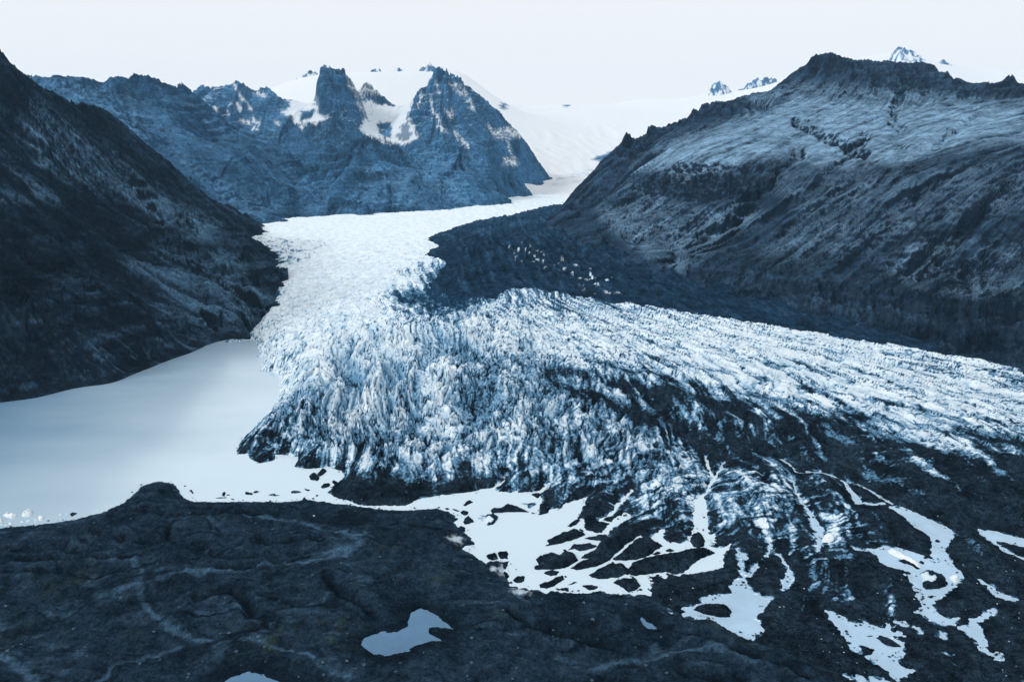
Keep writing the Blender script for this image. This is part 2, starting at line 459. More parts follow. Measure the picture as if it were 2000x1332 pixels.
ICE_Z = [(500, 690, 14), (560, 800, 15), (505, 860, 9), (560, 870, 11), (700, 930, 8), (850, 940, 7), (1000, 930, 9), (1200, 940, 9), (1400, 930, 8), (1600, 960, 7), (1700, 1050, 4.5), (1900, 1100, 4.5),
         (1900, 1000, 7), (1990, 850, 13), (1990, 740, 16), (1700, 690, 26), (1500, 640, 36), (1300, 610, 45), (1100, 565, 56), (900, 560, 60), (700, 560, 50),
         (560, 600, 26), (540, 520, 47), (490, 470, 62), (500, 430, 80), (600, 410, 88), (850, 400, 97), (1000, 380, 106), (1080, 392, 102), (900, 700, 36),
         (1100, 700, 36), (1300, 750, 26), (1500, 780, 19), (800, 800, 18), (700, 800, 16), (1000, 820, 19), (1200, 830, 17), (1500, 880, 11), (1700, 850, 13), (900, 480, 77), (700, 470, 74),
         (1300, 1100, 3.8), (1500, 1150, 4), (1700, 1200, 4), (1950, 1250, 4), (1700, 1320, 4), (1450, 1040, 5), (1350, 1020, 5), (620, 680, 25), (1180, 1000, 6), (2300, 900, 10), (2300, 780, 12), (2300, 1200, 5), (1000, 365, 116), (1100, 365, 112)]
ICE_OUT = [(500, 666, 0), (502, 655, 6), (528, 620, 13), (545, 580, 25), (545, 540, 38), (535, 510, 48), (512, 488, 56), (470, 465, 62), (487, 438, 78), (500, 424, 82), (560, 410, 87), (650, 404, 92), (760, 401, 96), (850, 396, 99),
           (920, 388, 104), (990, 372, 112), (1010, 350, 130), (1120, 350, 125), (1105, 392, 102), (1090, 425, 93), (1180, 480, 70), (1260, 525, 55), (1400, 562, 43), (1600, 612, 29), (1800, 662, 21), (2000, 702, 16), (2300, 770, 10)]
TILL = [(835, 437, 92), (860, 426, 96), (930, 406, 102), (1000, 397, 105), (1090, 385, 105), (1200, 415, 92), (1320, 500, 58), (1500, 560, 40), (1800, 630, 23), (2100, 690, 16), (2100, 728, 14), (1990, 716, 16.5), (1850, 692, 20), (1700, 667, 25.5), (1550, 637, 33),
        (1400, 610, 41), (1290, 592, 46), (1200, 578, 51), (1100, 560, 56), (1040, 553, 57), (990, 548, 60), (965, 566, 58), (930, 558, 60), (915, 556, 60), (870, 548, 62), (835, 540, 63), (850, 515, 68), (868, 495, 72), (830, 482, 74), (858, 462, 81), (840, 452, 85)]
DIRT = [(600, 650, .10), (700, 750, .12), (800, 650, .10), (700, 480, 0), (600, 430, 0), (800, 430, 0), (575, 560, .18), (555, 560, .6), (548, 500, .7), (700, 520, 0), (760, 500, 0), (720, 560, .03), (650, 560, .03), (790, 530, .25), (600, 520, 0), (740, 590, .05), (640, 850, .42), (560, 830, .58), (850, 860, .36), (750, 840, .3), (500, 870, .8), (560, 880, .85), (700, 880, .6),
        (800, 900, .6), (720, 940, .97), (850, 945, 1), (700, 912, .8), (950, 900, .58), (1000, 800, .28), (900, 750, .25), (1000, 650, .22), (950, 700, .28), (1080, 780, .34), (880, 690, .24), (900, 610, .2), (840, 560, .88), (790, 568, .80), (820, 505, .72), (870, 588, .72), (850, 520, .95), (930, 585, .6), (890, 560, .95), (845, 540, .9), (1000, 560, .45),
        (1150, 582, .35), (1100, 650, .12), (1300, 622, .12), (1300, 700, .15), (1500, 680, .08), (1700, 720, .05), (1900, 760, .05), (1990, 730, .3), (1300, 760, .45), (1250, 740, .5), (1150, 750, .4), (1400, 770, .4),
        (1400, 810, .78), (1500, 850, .92), (1600, 880, .92), (1700, 910, .88), (1850, 930, .85), (1990, 930, .88), (1500, 790, .35), (1600, 800, .3), (1700, 830, .4), (1850, 870, .35), (1990, 880, .45), (1600, 760, .12),
        (1800, 800, .15), (2000, 820, .2), (1050, 900, .58), (1150, 860, .45), (1250, 850, .45), (1350, 870, .48), (1150, 950, .75), (1100, 975, .95), (1250, 950, .46), (1400, 900, .42), (1450, 950, .38), (1500, 980, .36),
        (1350, 1000, .5), (1300, 1045, .8), (1560, 1010, .42), (1598, 985, .40), (1650, 1040, .44), (1500, 1060, .66), (1450, 1100, .85), (1400, 1150, 1), (1600, 1120, .74), (1640, 1150, .66), (1560, 1170, .95), (1700, 1100, .97),
        (1750, 1010, 1), (1800, 980, .95), (1900, 1000, .95), (1950, 1100, 1), (1900, 1200, 1), (1950, 1280, 1), (1750, 1250, .95), (1800, 1255, .72), (1600, 1250, 1), (1500, 1200, 1), (1700, 1320, 1), (1300, 1130, 1),
        (1200, 1080, 1), (1250, 1020, .8), (540, 740, .2), (480, 455, .5), (2300, 1000, .9), (2300, 850, .3)]
FLOW = {0: [(540, 540), (556, 620), (512, 690)], 1: [(640, 520), (640, 600), (580, 720), (500, 850)], 2: [(740, 520), (740, 610), (680, 740), (600, 860), (560, 900)],
        3: [(830, 560), (830, 650), (800, 760), (760, 880), (740, 940)], 4: [(900, 570), (920, 660), (930, 780), (930, 900), (920, 960)], 5: [(950, 570), (1010, 660), (1060, 780), (1090, 900), (1090, 990)],
        6: [(1000, 560), (1100, 650), (1200, 760), (1270, 900), (1290, 1060), (1250, 1140)], 7: [(1050, 558), (1200, 650), (1350, 760), (1450, 880), (1540, 1020), (1550, 1150), (1560, 1260)],
        8: [(1100, 560), (1300, 650), (1500, 760), (1650, 880), (1800, 1000), (1900, 1150), (1950, 1300)], 9: [(1200, 580), (1450, 660), (1700, 760), (1900, 850), (2050, 930), (2200, 1050)],
        10: [(1350, 605), (1600, 670), (1850, 745), (2050, 810)], 11: [(1500, 630), (1750, 685), (2000, 740), (2100, 760)]}
PATHS = [(1.6, C7([(2040, 500), (2000, 560), (1960, 600), (1850, 650), (1600, 690), (1300, 715), (1000, 735), (870, 755), (790, 800), (690, 825)])), (1.3, C7([(770, 815), (800, 910), (850, 950), (950, 1020), (1050, 1070), (1200, 1115)])),
         (1.4, C7([(2020, 545), (1900, 500), (1700, 460), (1450, 400), (1250, 385), (1000, 400)])), (1.2, C7([(1000, 1130), (800, 1175), (650, 1250), (540, 1330)])), (1.0, C7([(1200, 1095), (1450, 1090), (1700, 1180), (1950, 1310)])),
         (2.2, C8([(0, 660), (200, 600), (290, 550), (240, 510), (100, 490)])), (1.6, C8([(1130, 770), (1200, 850), (1240, 880)])), (1.4, CD([(0, 865), (200, 770), (420, 765), (740, 740), (900, 670), (1100, 640), (1300, 680), (1500, 780)])),
         (1.2, C7([(740, 640), (790, 720), (770, 800)])), (1.8, CD([(590, 580), (560, 700), (420, 765)])), (1.5, C7([(0, 1180), (120, 1250), (200, 1330)]))]
FURROWS = [C7([(700, 370), (860, 385), (1000, 400), (1230, 385)]), C7([(60, 590), (300, 575), (480, 600)]), C7([(560, 510), (760, 540), (1000, 540), (1140, 560)]), C7([(1110, 580), (1200, 620), (1300, 640), (1430, 640)]),
           C7([(1440, 540), (1550, 560), (1800, 555)]), C7([(1250, 690), (1420, 690)]), C7([(150, 640), (400, 650), (720, 630)]), C7([(1060, 470), (1180, 470)]), C7([(1280, 380), (1480, 375)]), C7([(940, 470), (950, 530), (1010, 545)]),
           C7([(830, 770), (1000, 775), (1130, 760)]), C8([(120, 420), (400, 395), (700, 390)]), C8([(100, 760), (250, 870), (380, 960)]), CD([(60, 180), (300, 280), (520, 350)]), CD([(900, 480), (1200, 560), (1500, 680), (1700, 770), (1950, 850)]),
           CD([(830, 860), (1050, 890), (1400, 930)]), C7([(1100, 870), (1300, 800), (1420, 960)]), C8([(1130, 930), (1250, 1030), (1500, 1080), (1750, 1150)]), C7([(0, 720), (200, 720), (350, 705)]), C8([(0, 420), (120, 425), (320, 440)])]

# ------------------------------------------------------------------ lowland: foreground moraine, glacier tongue, debris on the glacier
RES = 1.0
def lowland():
    NU, NV = int(1700 * RES), int(960 * RES)
    ytab = np.geomspace(112, 2700, 4000)
    ztab = np.interp(ytab, [112, 360, 600, 900, 1500, 2200, 2700], [1, 3, 35, 66, 96, 112, 130])
    _, ptab = pix(np.zeros_like(ytab), ytab, ztab)
    ys = np.interp(np.linspace(ptab[0], ptab[-1], NV), ptab[::-1], ytab[::-1]).copy()
    ys.sort()
    u = np.linspace(-1.17, 1.17, NU)
    X = (u[None, :] * ys[:, None]).astype(F32)
    Y = np.broadcast_to(ys[:, None], X.shape).astype(F32)
    # distance to the water, edges roughened
    wx = X + fbm(X, Y, 9, 3, 11) * 1.1 + fbm(X, Y, 2.4, 3, 12) * 0.95
    wy = Y + fbm(X, Y, 9, 3, 13) * 1.1 + fbm(X, Y, 2.4, 3, 14) * 0.95
    sd = poly_sd(wx, wy, g2(LAKE))
    for p in POOLS:
        sd = np.minimum(sd, poly_sd(wx, wy, g2(p), 40))
    for w, l in STREAMS:
        sd = np.minimum(sd, line_d(wx, wy, g2(l), 30) - F32(w) * (.85 + 1.1 * fbm(X, Y, 7, 3, 10)))
    sd = np.maximum(sd, -6)
    gsd = poly_sd(X + fbm(X, Y, 20, 3, 15) * 3, Y, g2(BORDER), 25)          # negative on the foreground
    gw = sstep(9, -4, gsd)
    psd = [(poly_sd(wx, wy, g2(p, z), 25), z) for p, z, _ in PONDS]
    # foreground
    near = sstep(0, 14, sd)
    zg = 6.5 * (1 - np.exp(-np.maximum(sd, 0) / 17))
    lump = fbm(X, Y, 70, 2, 21) * 3.2 + (ridged(X + fbm(X, Y, 30, 2, 23) * 12, Y * 1.6, 46, 3, 22) - 0.45) * 4.2
    wv = Y + fbm(X, Y, 45, 3, 29) * 16
    swell = ridged(X * .30, wv, 15, 3, 24)
    lump = lump * .55 + (swell - .4) * 1.9
    fine = (ridged(X * .6, wv * 1.3, 8, 4, 25) - 0.45) * 1.5 + fbm(X, Y, 2.4, 3, 26) * 0.30
    zg = zg + near * lump + sstep(0, 5, sd) * fine
    fur = np.full(X.shape, 30, F32)
    fwx = X + fbm(X, Y, 14, 3, 27) * 2.5; fwy = Y + fbm(X, Y, 14, 3, 28) * 2.5
    for l in FURROWS:
        fur = np.minimum(fur, line_d(fwx, fwy, g2(l, 5), 30))
    zg = zg - near * 2.8 * np.exp(-(fur / 2.0) ** 2) + near * 1.6 * np.exp(-((fur - 4.5) / 2.5) ** 2)
    spit = G(312, 958, 0)
    zg = zg + 2.2 * np.exp(-(((X - spit[0]) / 11) ** 2 + ((Y - spit[1] + 4) / 8) ** 2)) * sstep(0, 6, sd)
    path = np.full(X.shape, 30, F32); pw = np.zeros(X.shape, F32)
    for w, l in PATHS:
        d = line_d(fwx, fwy, g2(l, 5), 30)
        pw = np.maximum(pw, sstep(w * 1.5, w * 0.2, d + fbm(X, Y, 4, 3, 30) * .8) * (.74 + .5 * fbm(X, Y, 18, 2, 33))); path = np.minimum(path, d)
    zg = zg - pw * 0.35
    pond_edge = np.full(X.shape, 30, F32)
    for d, z in psd:
        w = sstep(14, 0, d)
        zg = mix(zg, z + 0.25 + np.clip(d, -3, 25) * 0.16, w)
        pond_edge = np.minimum(pond_edge, d)
    # ice
    zi0 = tps(zr(ICE_Z))(X, Y)
    dz = [(G(a, b, float(tps_z(a, b))) [:2] + (v,)) for a, b, v in DIRT]
    D = tps(dz, 10)(X, Y)
    fn, fs = [], []
    for n, l in FLOW.items():
        L = 0; last = None
        for a, b in l:
            p = G(a, b, float(tps_z(a, b)))
            if last: L += math.hypot(p[0] - last[0], p[1] - last[1])
            last = p
            fn.append((p[0], p[1], n)); fs.append((p[0], p[1], L))
    for a, b, n in ((500, 440, 0), (620, 430, 2), (760, 420, 4), (840, 415, 5)):
        p = G(a, b, float(tps_z(a, b)))
        fn.append((p[0], p[1], n)); fs.append((p[0], p[1], -420 if b > 430 else -500))
    N = tps(fn, 25)(X, Y) * 52
    S = tps(fs, 25)(X, Y)
    N = N + fbm(X, Y, 45, 3, 31) * 9; S = S + fbm(X, Y, 45, 3, 32) * 14
    # how broken the ice is: strong in the middle, weak on the flat tongue above and on the right lobe
    c0 = G(860, 740, 28); c1 = G(1120, 830, 18); c2 = G(640, 740, 25); c3 = G(1280, 790, 22)
    A = np.zeros(X.shape, F32)
    for c, rx, ry, a in ((c0, 95, 130, 1.0), (c1, 90, 90, .75), (c2, 70, 110, .95), (c3, 80, 70, .6)):
        A = np.maximum(A, a * np.exp(-(((X - c[0]) / rx) ** 2 + ((Y - c[1]) / ry) ** 2) ** 1.3))
    edge = sstep(60, 10, sd)
    A = np.maximum(A, 0.30 * sstep(40, 380, 760 - Y)) * sstep(4, 22, sd)
    A = np.maximum(A, 0.12 * sstep(1000, 760, Y))
    A = A * (1 - 0.65 * sstep(.75, 1.0, D))
    r1 = ridged(N / 26 * 26, S * 0.36, 30, 3, 41)
    r2 = ridged(N, S * 0.42, 13, 3, 45)
    hol = perlin(N / 38, S / 75, 47)
    _, _2, cid = worley(N / 9, S / 16, 53)
    w1b, w2b, _ = worley(N / 4.2, S / 7.5 + 7, 55)
    bend = fbm(X, Y, 11, 3, 50)
    def strokes(a, b, seed, thin, gate):
        """short thin fissures along b"""
        return sstep(thin, thin * .15, np.abs(perlin(a, b, seed) + bend * .12)) * sstep(gate, gate + .25, perlin(a * .55 + 9, b * 1.7, seed + 1))
    rr = N * .80 + S * .60; rt = S * .80 - N * .60
    qq = N * .85 - S * .53; qt = S * .85 + N * .53
    crk = np.maximum.reduce([strokes(N / 5.0, S / 19, 51, .10, -.05), .9 * strokes(rr / 4.4, rt / 13, 57, .10, .08), .8 * strokes(qq / 4.0, qt / 11, 59, .10, .12),
                             .75 * strokes(N / 2.4, S / 8, 62, .12, .0), .6 * strokes(S / 3.2, N / 10, 68, .11, .15)])
    crk = np.maximum(crk, .55 * sstep(.10, .01, w2b - w1b) * sstep(.0, .4, perlin(X / 25, Y / 25, 58)))
    deep = sstep(.05, .55, hol) * sstep(.25, .8, A)
    r3 = ridged(N + fbm(X, Y, 8, 2, 42) * 2.0, S * .5, 6.5, 2, 43)
    fz = sstep(540, 430, Y + fbm(X, Y, 60, 2, 36) * 40) * (1 - sstep(6.2 * 52, 7.5 * 52, N))
    r2 = mix(r2, ridged(rr * .8, rt * .75, 12, 3, 49), fz); r3 = mix(r3, ridged(S, N * .8, 6, 2, 60), fz)
    def cleft(a, b, seed, w, gate):
        return np.clip(1 - np.abs(perlin(a, b, seed) + bend * .10) / w, 0, 1) * sstep(gate, gate + .2, perlin(a * .4 + 4, b * 1.3, seed + 1))
    vcr = np.maximum.reduce([cleft(N / 9.5, S / 38, 48, .15, -.15), .8 * cleft(rr / 8, rt / 24, 46, .14, .0), .7 * cleft(qq / 8, qt / 22, 40, .14, .1), fz * cleft((S + bend * 8) / 9, N / 30, 65, .16, -.1)])
    fade = sstep(860, 560, Y) * .92 + .08 * sstep(1200, 800, Y)
    r0 = ridged(N + fbm(X, Y, 60, 2, 16) * 14, S * .42, 62, 2, 17)
    det = (r0 - .45) * 4.5 * A + (r1 - .42) * 5.2 * A + (r2 - .42) * 3.8 * (0.22 + A) * fade + (r3 - .40) * 3.0 * (.25 + A) * fade - vcr * (.8 + 3.2 * A) * fade - crk * (0.3 + 1.0 * A) * fade - deep * 6
    det = det + (fbm(X, Y, 3.2, 3, 61) * 1.0 + (0.5 - w1b) * 1.2) * (0.2 + A) * sstep(1000, 560, Y)
    bands = perlin(N / 15, S / 230, 63)                                 # long ridges of the right lobe, drawn out with the flow
    lobe = sstep(5.2 * 52, 7.5 * 52, N)
    det = det + lobe * bands * 2.4 + lobe * perlin(N / 6, S / 60, 64) * 0.8
    front = 15 + 4 * sstep(.4, 1, D)
    prof = 1 - np.exp(-np.maximum(sd, 0) / front)
    zi = (zi0 + det * sstep(0, 9, sd)) * prof
    zi = zi + sstep(0, 3, sd) * fbm(X, Y, 2.2, 3, 66) * 0.35
    deb = sstep(.8, 1.0, D)
    zi = zi + deb * sstep(2, 12, sd) * ((ridged(N * .9, S * .45, 24, 3, 67) - .4) * 4.2 + (ridged(X, Y, 9, 3, 69) - .4) * 1.8) * prof
    tsd = poly_sd(X + fbm(X, Y, 34, 4, 71) * 10 + fbm(X, Y, 7, 3, 73) * 5, Y + fbm(X, Y, 34, 4, 72) * 12 + fbm(X, Y, 8, 3, 74) * 7, [p[:2] for p in zr(TILL)], 60)      # debris tongue
    dome = sstep(8, -70, tsd) * (.12 + .88 * sstep(640, 900, Y))
    lines = perlin((X + Y * .18) / 5.5 + bend * .5, Y / 62, 76) + .7 * perlin((X + Y * .18) / 2.6 + bend, Y / 40, 77)
    zi = zi + dome * (7 + lines * 2.6 + (ridged(X, Y, 11, 3, 70) - .4) * 2.4 + (ridged(X + Y * .2, Y, 34, 4, 73) - .4) * 6.5 + (ridged(N * .9, S * .2, 22, 3, 75) - .4) * 5 + ridged(N, S, 8, 3, 74) * 1.2)
    osd = poly_sd(X, Y, [p[:2] for p in zr(ICE_OUT)] + [(1200, 300), (1200, -100), (-150, -100)] + [G(462, 887)[:2], G(500, 690)[:2]], 60)
    far = Y > 420
    zi = np.where(far & (osd > 0), zi - osd * 0.9, zi)
    Z = mix(zi, zg, gw)
    Z = Z + sstep(3.2, .4, sd) * sstep(-.5, .4, sd) * (fbm(X, Y, 2.6, 3, 70) * .50 - .08)
    Z = np.where(sd > 2.0, np.maximum(Z, 0.10), Z)
    Z = np.where(sd <= 0, np.maximum(sd * 0.55, -2.5), Z)
    Z = Z.astype(F32)
    # weights for the materials
    gx = np.gradient(Z, axis=1) / np.maximum(np.gradient(X, axis=1), .05)
    steep = np.abs(gx)
    patchy = fbm(X, Y, 7, 4, 81); strk = perlin(N / 3.2, S / 34, 82) * .6 + perlin(N / 8, S / 90, 83) * .7
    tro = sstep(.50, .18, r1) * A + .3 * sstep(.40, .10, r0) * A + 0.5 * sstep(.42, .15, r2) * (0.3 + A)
    mid = sstep(.25, .5, D) * sstep(.96, .70, D)
    bl = np.full(X.shape, 60, F32)
    for l, w in (([(1080, 700), (1250, 742), (1400, 778), (1600, 832), (1800, 880), (2050, 945)], 1.0), ([(1300, 745), (1500, 795), (1700, 842), (1880, 885), (2060, 925)], .8), ([(1150, 690), (1350, 735), (1550, 775), (1800, 825), (2060, 880)], .45),
                 ([(1000, 690), (1120, 745), (1260, 800), (1400, 860)], .9), ([(1250, 680), (1500, 730), (1750, 780), (2060, 840)], .35)):
        bl = np.minimum(bl, line_d(X, Y, [G(a, b, float(tps_z(a, b)))[:2] for a, b in l], 60) / w)
    D = np.clip(D + .42 * np.exp(-((bl + fbm(X, Y, 16, 3, 89) * 6) / 9) ** 2) * (D < .9), 0, 1)
    sl_ = perlin(N / 4.5, S / 26, 84) * .7 + perlin(N / 11, S / 30, 86) * .6 + perlin(rr / 3, rt / 12, 87) * .45 + perlin(N / 1.7, S / 11, 88) * .6
    foli = (perlin(N / 17, (S + bend * 5) / 3.4, 78) * .8 + perlin(N / 9, (S + bend * 4) / 1.7, 79) * .55) * sstep(430, 340, Y) * sstep(4.5 * 52, 6 * 52, N)
    sl_ = sl_ * (1 - .55 * np.clip(np.abs(foli) * 2, 0, 1)) + foli * 1.25
    D = np.clip(D + .075 * sstep(400, 350, Y) * sstep(5.0 * 52, 5.8 * 52, N) * (D < .85), 0, 1)
    D = np.clip(D + .06 * sstep(315, 275, Y) * (D < .9), 0, 1)
    grime = sstep(.30, .46, D) * sstep(470, 380, Y)
    dirt = D * .97 - 0.05 - .10 * sstep(.38, .55, D) * sstep(.98, .80, D) + lobe * (strk * 0.50 + .10) + (1 - lobe) * patchy * .16 + sl_ * (.12 + .30 * mid) + tro * (.10 + .10 * D) + .09 * sstep(.40, .12, r0) * A + crk * (.58 - .34 * sstep(.30, .55, D)) * sstep(860, 620, Y) + vcr * (.26 - .08 * sstep(.3, .55, D)) * fade + deep * .10  # traced dirt, darkened further in cracks, clefts and troughs
    dirt = dirt + sstep(14, 0, sd) * .22 * sstep(.3, .7, D)
    dirt = np.where(Y > 700, dirt - 0.1, dirt)
    dirt = np.clip(dirt, 0, 1)
    dirt = dirt - .42 * sstep(2.4, .3, sd) * sstep(.0, .45, perlin(X / 5, Y / 5, 80) + .4 * perlin(X / 1.6, Y / 1.6, 81)) * (Y < 420)
    dirt = np.clip(dirt, 0, 1)
    rim = sstep(1.6, 0.2, sd) * (perlin(X / 12, Y / 12, 85) > 0.12) * sstep(330, 250, Y) * (X > 60) * .6  # sunlit white rim painted along the banks by thinning the dirt
    dirt = np.clip(dirt - rim * 1.2, 0, 1)
    flowl = perlin(N / 7, S / 120, 18) + .7 * perlin(N / 2.6, S / 55, 19)
    dirt = dirt - .40 * sstep(.0, .75, flowl) * sstep(.72, .86, D) * sstep(-.30, .25, fbm(X, Y, 38, 3, 20)) * sstep(2.6 * 52, 4 * 52, N) * sstep(285, 345, Y)
    dirt = np.maximum(dirt, grime * (.36 + .45 * foli + .25 * sl_))
    dirt = np.clip(dirt, 0, 1)
    blue = np.clip(tro * .45 + vcr * .7 * fade + crk * .6 * sstep(1200, 700, Y) + deep * .3 + sstep(.8, 2.4, steep) * .3 * A, 0, 1)  # blue of inner ice, with the shade of cracks and hollows painted in
    is_g = gsd < 0
    grav_lit = np.clip(pw * .95 + sstep(.1, .5, fbm(X, Y, 42, 3, 91)) * .18 + sstep(.5, .85, swell) * .25 * sstep(-.2, .3, fbm(X, Y, 12, 3, 90)) + sstep(4.0, .5, sd) * .6 * sstep(-.2, .4, fbm(X, Y, 5, 3, 89)), 0, 1)  # path and shore gravel, with swell crests painted lighter as if lit
    moss = .8 * sstep(-.05, .3, fbm(X, Y, 34, 4, 92) - .25 * (sd < 30)) * sstep(-.2, .3, fbm(X, Y, 5, 3, 93)) * sstep(330, 270, Y)
    ringd = sstep(9, 0, pond_edge)
    snowy = np.zeros(X.shape, F32)
    for a, b, r in ((890, 1058, 4.5), (985, 1115, 4.0), (1018, 1160, 4.5), (965, 1116, 2.5)):
        p = G(a, b, .5)
        snowy = np.maximum(snowy, sstep(1.1, .2, np.hypot((X - p[0]) / r, (Y - p[1]) / r) + fbm(X, Y, 3, 3, 94) * .9) * .7)
    fc = lambda a: (a[:-1, :-1] + a[1:, :-1] + a[:-1, 1:] + a[1:, 1:]) * .25
    fsd = fc(sd); fg = fc(gsd); ft = fc(tsd); fo = fc(osd); fy = fc(Y); fx = fc(X)
    wet = fsd > -2.5
    ground = (fg < 0) & wet
    till = (fg >= 0) & (ft < 0) & (fo < 45) & wet
    glac = (fg >= 0) & ~till & wet & (fo < 45)
    glac &= ~((fy > 420) & (fx < -150) & (fo > 30))
    out = {}
    rill = sstep(.09, .01, np.abs(perlin(X / 46, wv / 17, 34) + fbm(X, Y, 12, 3, 35) * .10)) * sstep(-.1, .3, perlin(X / 60, Y / 30, 36))
    rill = np.maximum(rill, .7 * sstep(.10, .01, np.abs(perlin(X / 22, wv / 8, 37) + fbm(X, Y, 6, 3, 38) * .12)) * sstep(.05, .4, perlin(X / 30, Y / 18, 39)))
    shade_damp = np.clip(np.maximum.reduce([np.exp(-(fur / 1.5) ** 2), rill * .85, ringd * .8]), 0, 1)  # shade painted into furrows and rills, plus wet rims of the ponds
    grav_lit = np.clip(grav_lit + .4 * sstep(.1, .6, perlin(X / 14, wv / 3.2, 40)) * sstep(-.2, .4, perlin(X / 50, Y / 30, 44)) - shade_damp, 0, 1)
    out['ground'] = grid_mesh('ground', X, Y, Z, (grav_lit, moss, snowy, shade_damp), ground)
    ch = line_d(X, Y, [p[:2] for p in zr([(1010, 452, 92), (1050, 480, 82), (1100, 500, 72), (1170, 530, 64), (1185, 545, 60)])], 60)
    bare = sstep(.48, .62, perlin(X / 7, Y / 16, 96) + .5 * perlin(X / 2.5, Y / 5, 95)) * sstep(26, 6, ch + fbm(X, Y, 14, 3, 97) * 14)
    stripe = fbm(N * .9, S * .16, 16, 4, 99) + .6 * fbm(X * .25, Y, 20, 3, 98)
    lines = perlin((X + Y * .18) / 5.5 + bend * .5, Y / 62, 76) + .7 * perlin((X + Y * .18) / 2.6 + bend, Y / 40, 77)
    fresh = sstep(.0, .6, stripe * .6 + lines * .5) * (.35 + .50 * sstep(700, 1150, Y)) + .25 * sstep(800, 1200, Y)
    out['till'] = grid_mesh('moraine', X, Y, Z, (np.clip(fresh, 0, 1), 0, bare * .95, np.clip(sstep(.1, .5, fbm(X, Y, 13, 4, 94)) - .3 * fresh, 0, 1)), till)
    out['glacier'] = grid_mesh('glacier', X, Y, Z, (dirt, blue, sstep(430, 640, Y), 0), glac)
    # stones: where the foreground is dry, for the scatter
    out['pts'] = (X, Y, Z, (gsd < 0) & (sd > 1.5) & (pond_edge > 1.5), (gsd > 2) & (D > .93) & (sd > 1.5) & (Y < 330))
    out['wet'] = (sd < -.1) & (sd > -2.2 - 1.5 * perlin(X / 14, Y / 14, 45)) & (Y < 420) & (perlin(X / 9, Y / 9, 49) > .08)
    return out
_tz = {}
def tps_z(a, b):
    """height of the ice under a traced point: a few steps along its line of sight"""
    f = _tz.setdefault('f', tps(zr(ICE_Z)))
    z = 20.0
    for _ in range(12):
        p = G(a, b, min(z, 140.0))
        z = 0.5 * z + 0.5 * float(f(np.array([p[0]]), np.array([p[1]]))[0])
    return max(0.0, min(z, 130.0))

low = lowland()
M_GROUND = mat_debris('dark_moraine_gravel', (0.0100, 0.0215, 0.0360), (0.042, 0.090, 0.145), 0.25)
M_TILL = mat_debris('glacier_debris', (0.0085, 0.0250, 0.0480), (0.034, 0.095, 0.175), 0.0)
M_ICE = mat_ice()
ground = struct(link('ground', low['ground'], M_GROUND))
moraine = struct(link('moraine', low['till'], M_TILL))
glacier = struct(link('glacier', low['glacier'], M_ICE))

# ------------------------------------------------------------------ water
def sheet(name, outline, z, mat):
    me = bpy.data.meshes.new(name)
    bm = bmesh.new()
    bm.faces.new([bm.verts.new((a, b, z)) for a, b in outline])
    bmesh.ops.triangulate(bm, faces=bm.faces[:])
    bmesh.ops.recalc_face_normals(bm, faces=bm.faces[:])
    for f in bm.faces:
        if f.normal.z < 0: f.normal_flip()
    bm.to_mesh(me); bm.free()
    return link(name, me, mat)
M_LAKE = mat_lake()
M_MELT = mat_water('meltwater', (0.53, 0.64, 0.73), 0.05, 0.004, 0.5)
M_POND = mat_water('pond_water', (0.080, 0.180, 0.300), 0.12, 0.01, 0.5)
split = g2([(1400, 880), (1440, 1050), (1427, 1100), (1340, 1145), (1290, 1180), (1200, 1500)])
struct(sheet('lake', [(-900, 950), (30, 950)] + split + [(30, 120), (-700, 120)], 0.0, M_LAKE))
M_SIDE = mat_water('side_meltwater', (0.37, 0.535, 0.685), 0.05, 0.004, 0.5)  # vignette towards the right edge painted into a darker water colour
struct(sheet('meltwater', [(420, 420)] + [(split[0][0], split[0][1])] + split[1:] + [(420, 120)], 0.0, M_SIDE))
for p, z, lab in PONDS:
    P = np.array(g2(p, z)); n = len(P)
    area = sum(P[i - 1][0] * P[i][1] - P[i][0] * P[i - 1][1] for i in range(n))
    k = []
    for i in range(n):
        t = P[(i + 1) % n] - P[i - 1]; t /= np.hypot(*t) + 1e-9
        k.append(tuple(P[i] + np.array([t[1], -t[0]]) * (0.7 if area > 0 else -0.7)))
    struct(sheet('pond', k, z, M_POND if p[0][1] > 1150 else M_MELT))

# ------------------------------------------------------------------ mountains
def relief(X, Y, Z, amp=1.0, lam0=90.0, octv=5, seed=0, rough=1.0):
    """furrow a smooth slope along its own fall line, coarse to fine"""
    u = X / Y
    lam = lam0
    for o in range(octv):
        zu = np.gradient(Z, axis=1) / np.gradient(u, axis=1)
        zx = zu / Y
        zy = np.gradient(Z, axis=0) / np.gradient(Y, axis=0) + 0 - zx * u
        s = np.sqrt(zx * zx + zy * zy) + 1e-4
        if o == 0:
            dx, dy = -zx / s, -zy / s
        else:
            dx, dy = mix(dx, -zx / s, .35), mix(dy, -zy / s, .35)
            L = np.sqrt(dx * dx + dy * dy) + 1e-4
            dx, dy = dx / L, dy / L
        g = gully(X, Y, dx, dy, lam, seed + o * 7)
        Z = Z + (g * lam * 0.095 * sstep(.08, .6, s) * amp).astype(F32)
        Z = Z + fbm(X, Y, lam * 1.1, 2, seed + 50 + o) * lam * 0.055 * rough
        lam *= 0.5
    return Z
def slope(X, Y, Z):
    u = X / Y
    zx = np.gradient(Z, axis=1) / np.gradient(u, axis=1) / Y
    zy = np.gradient(Z, axis=0) / np.gradient(Y, axis=0) - zx * u
    return np.sqrt(zx * zx + zy * zy)
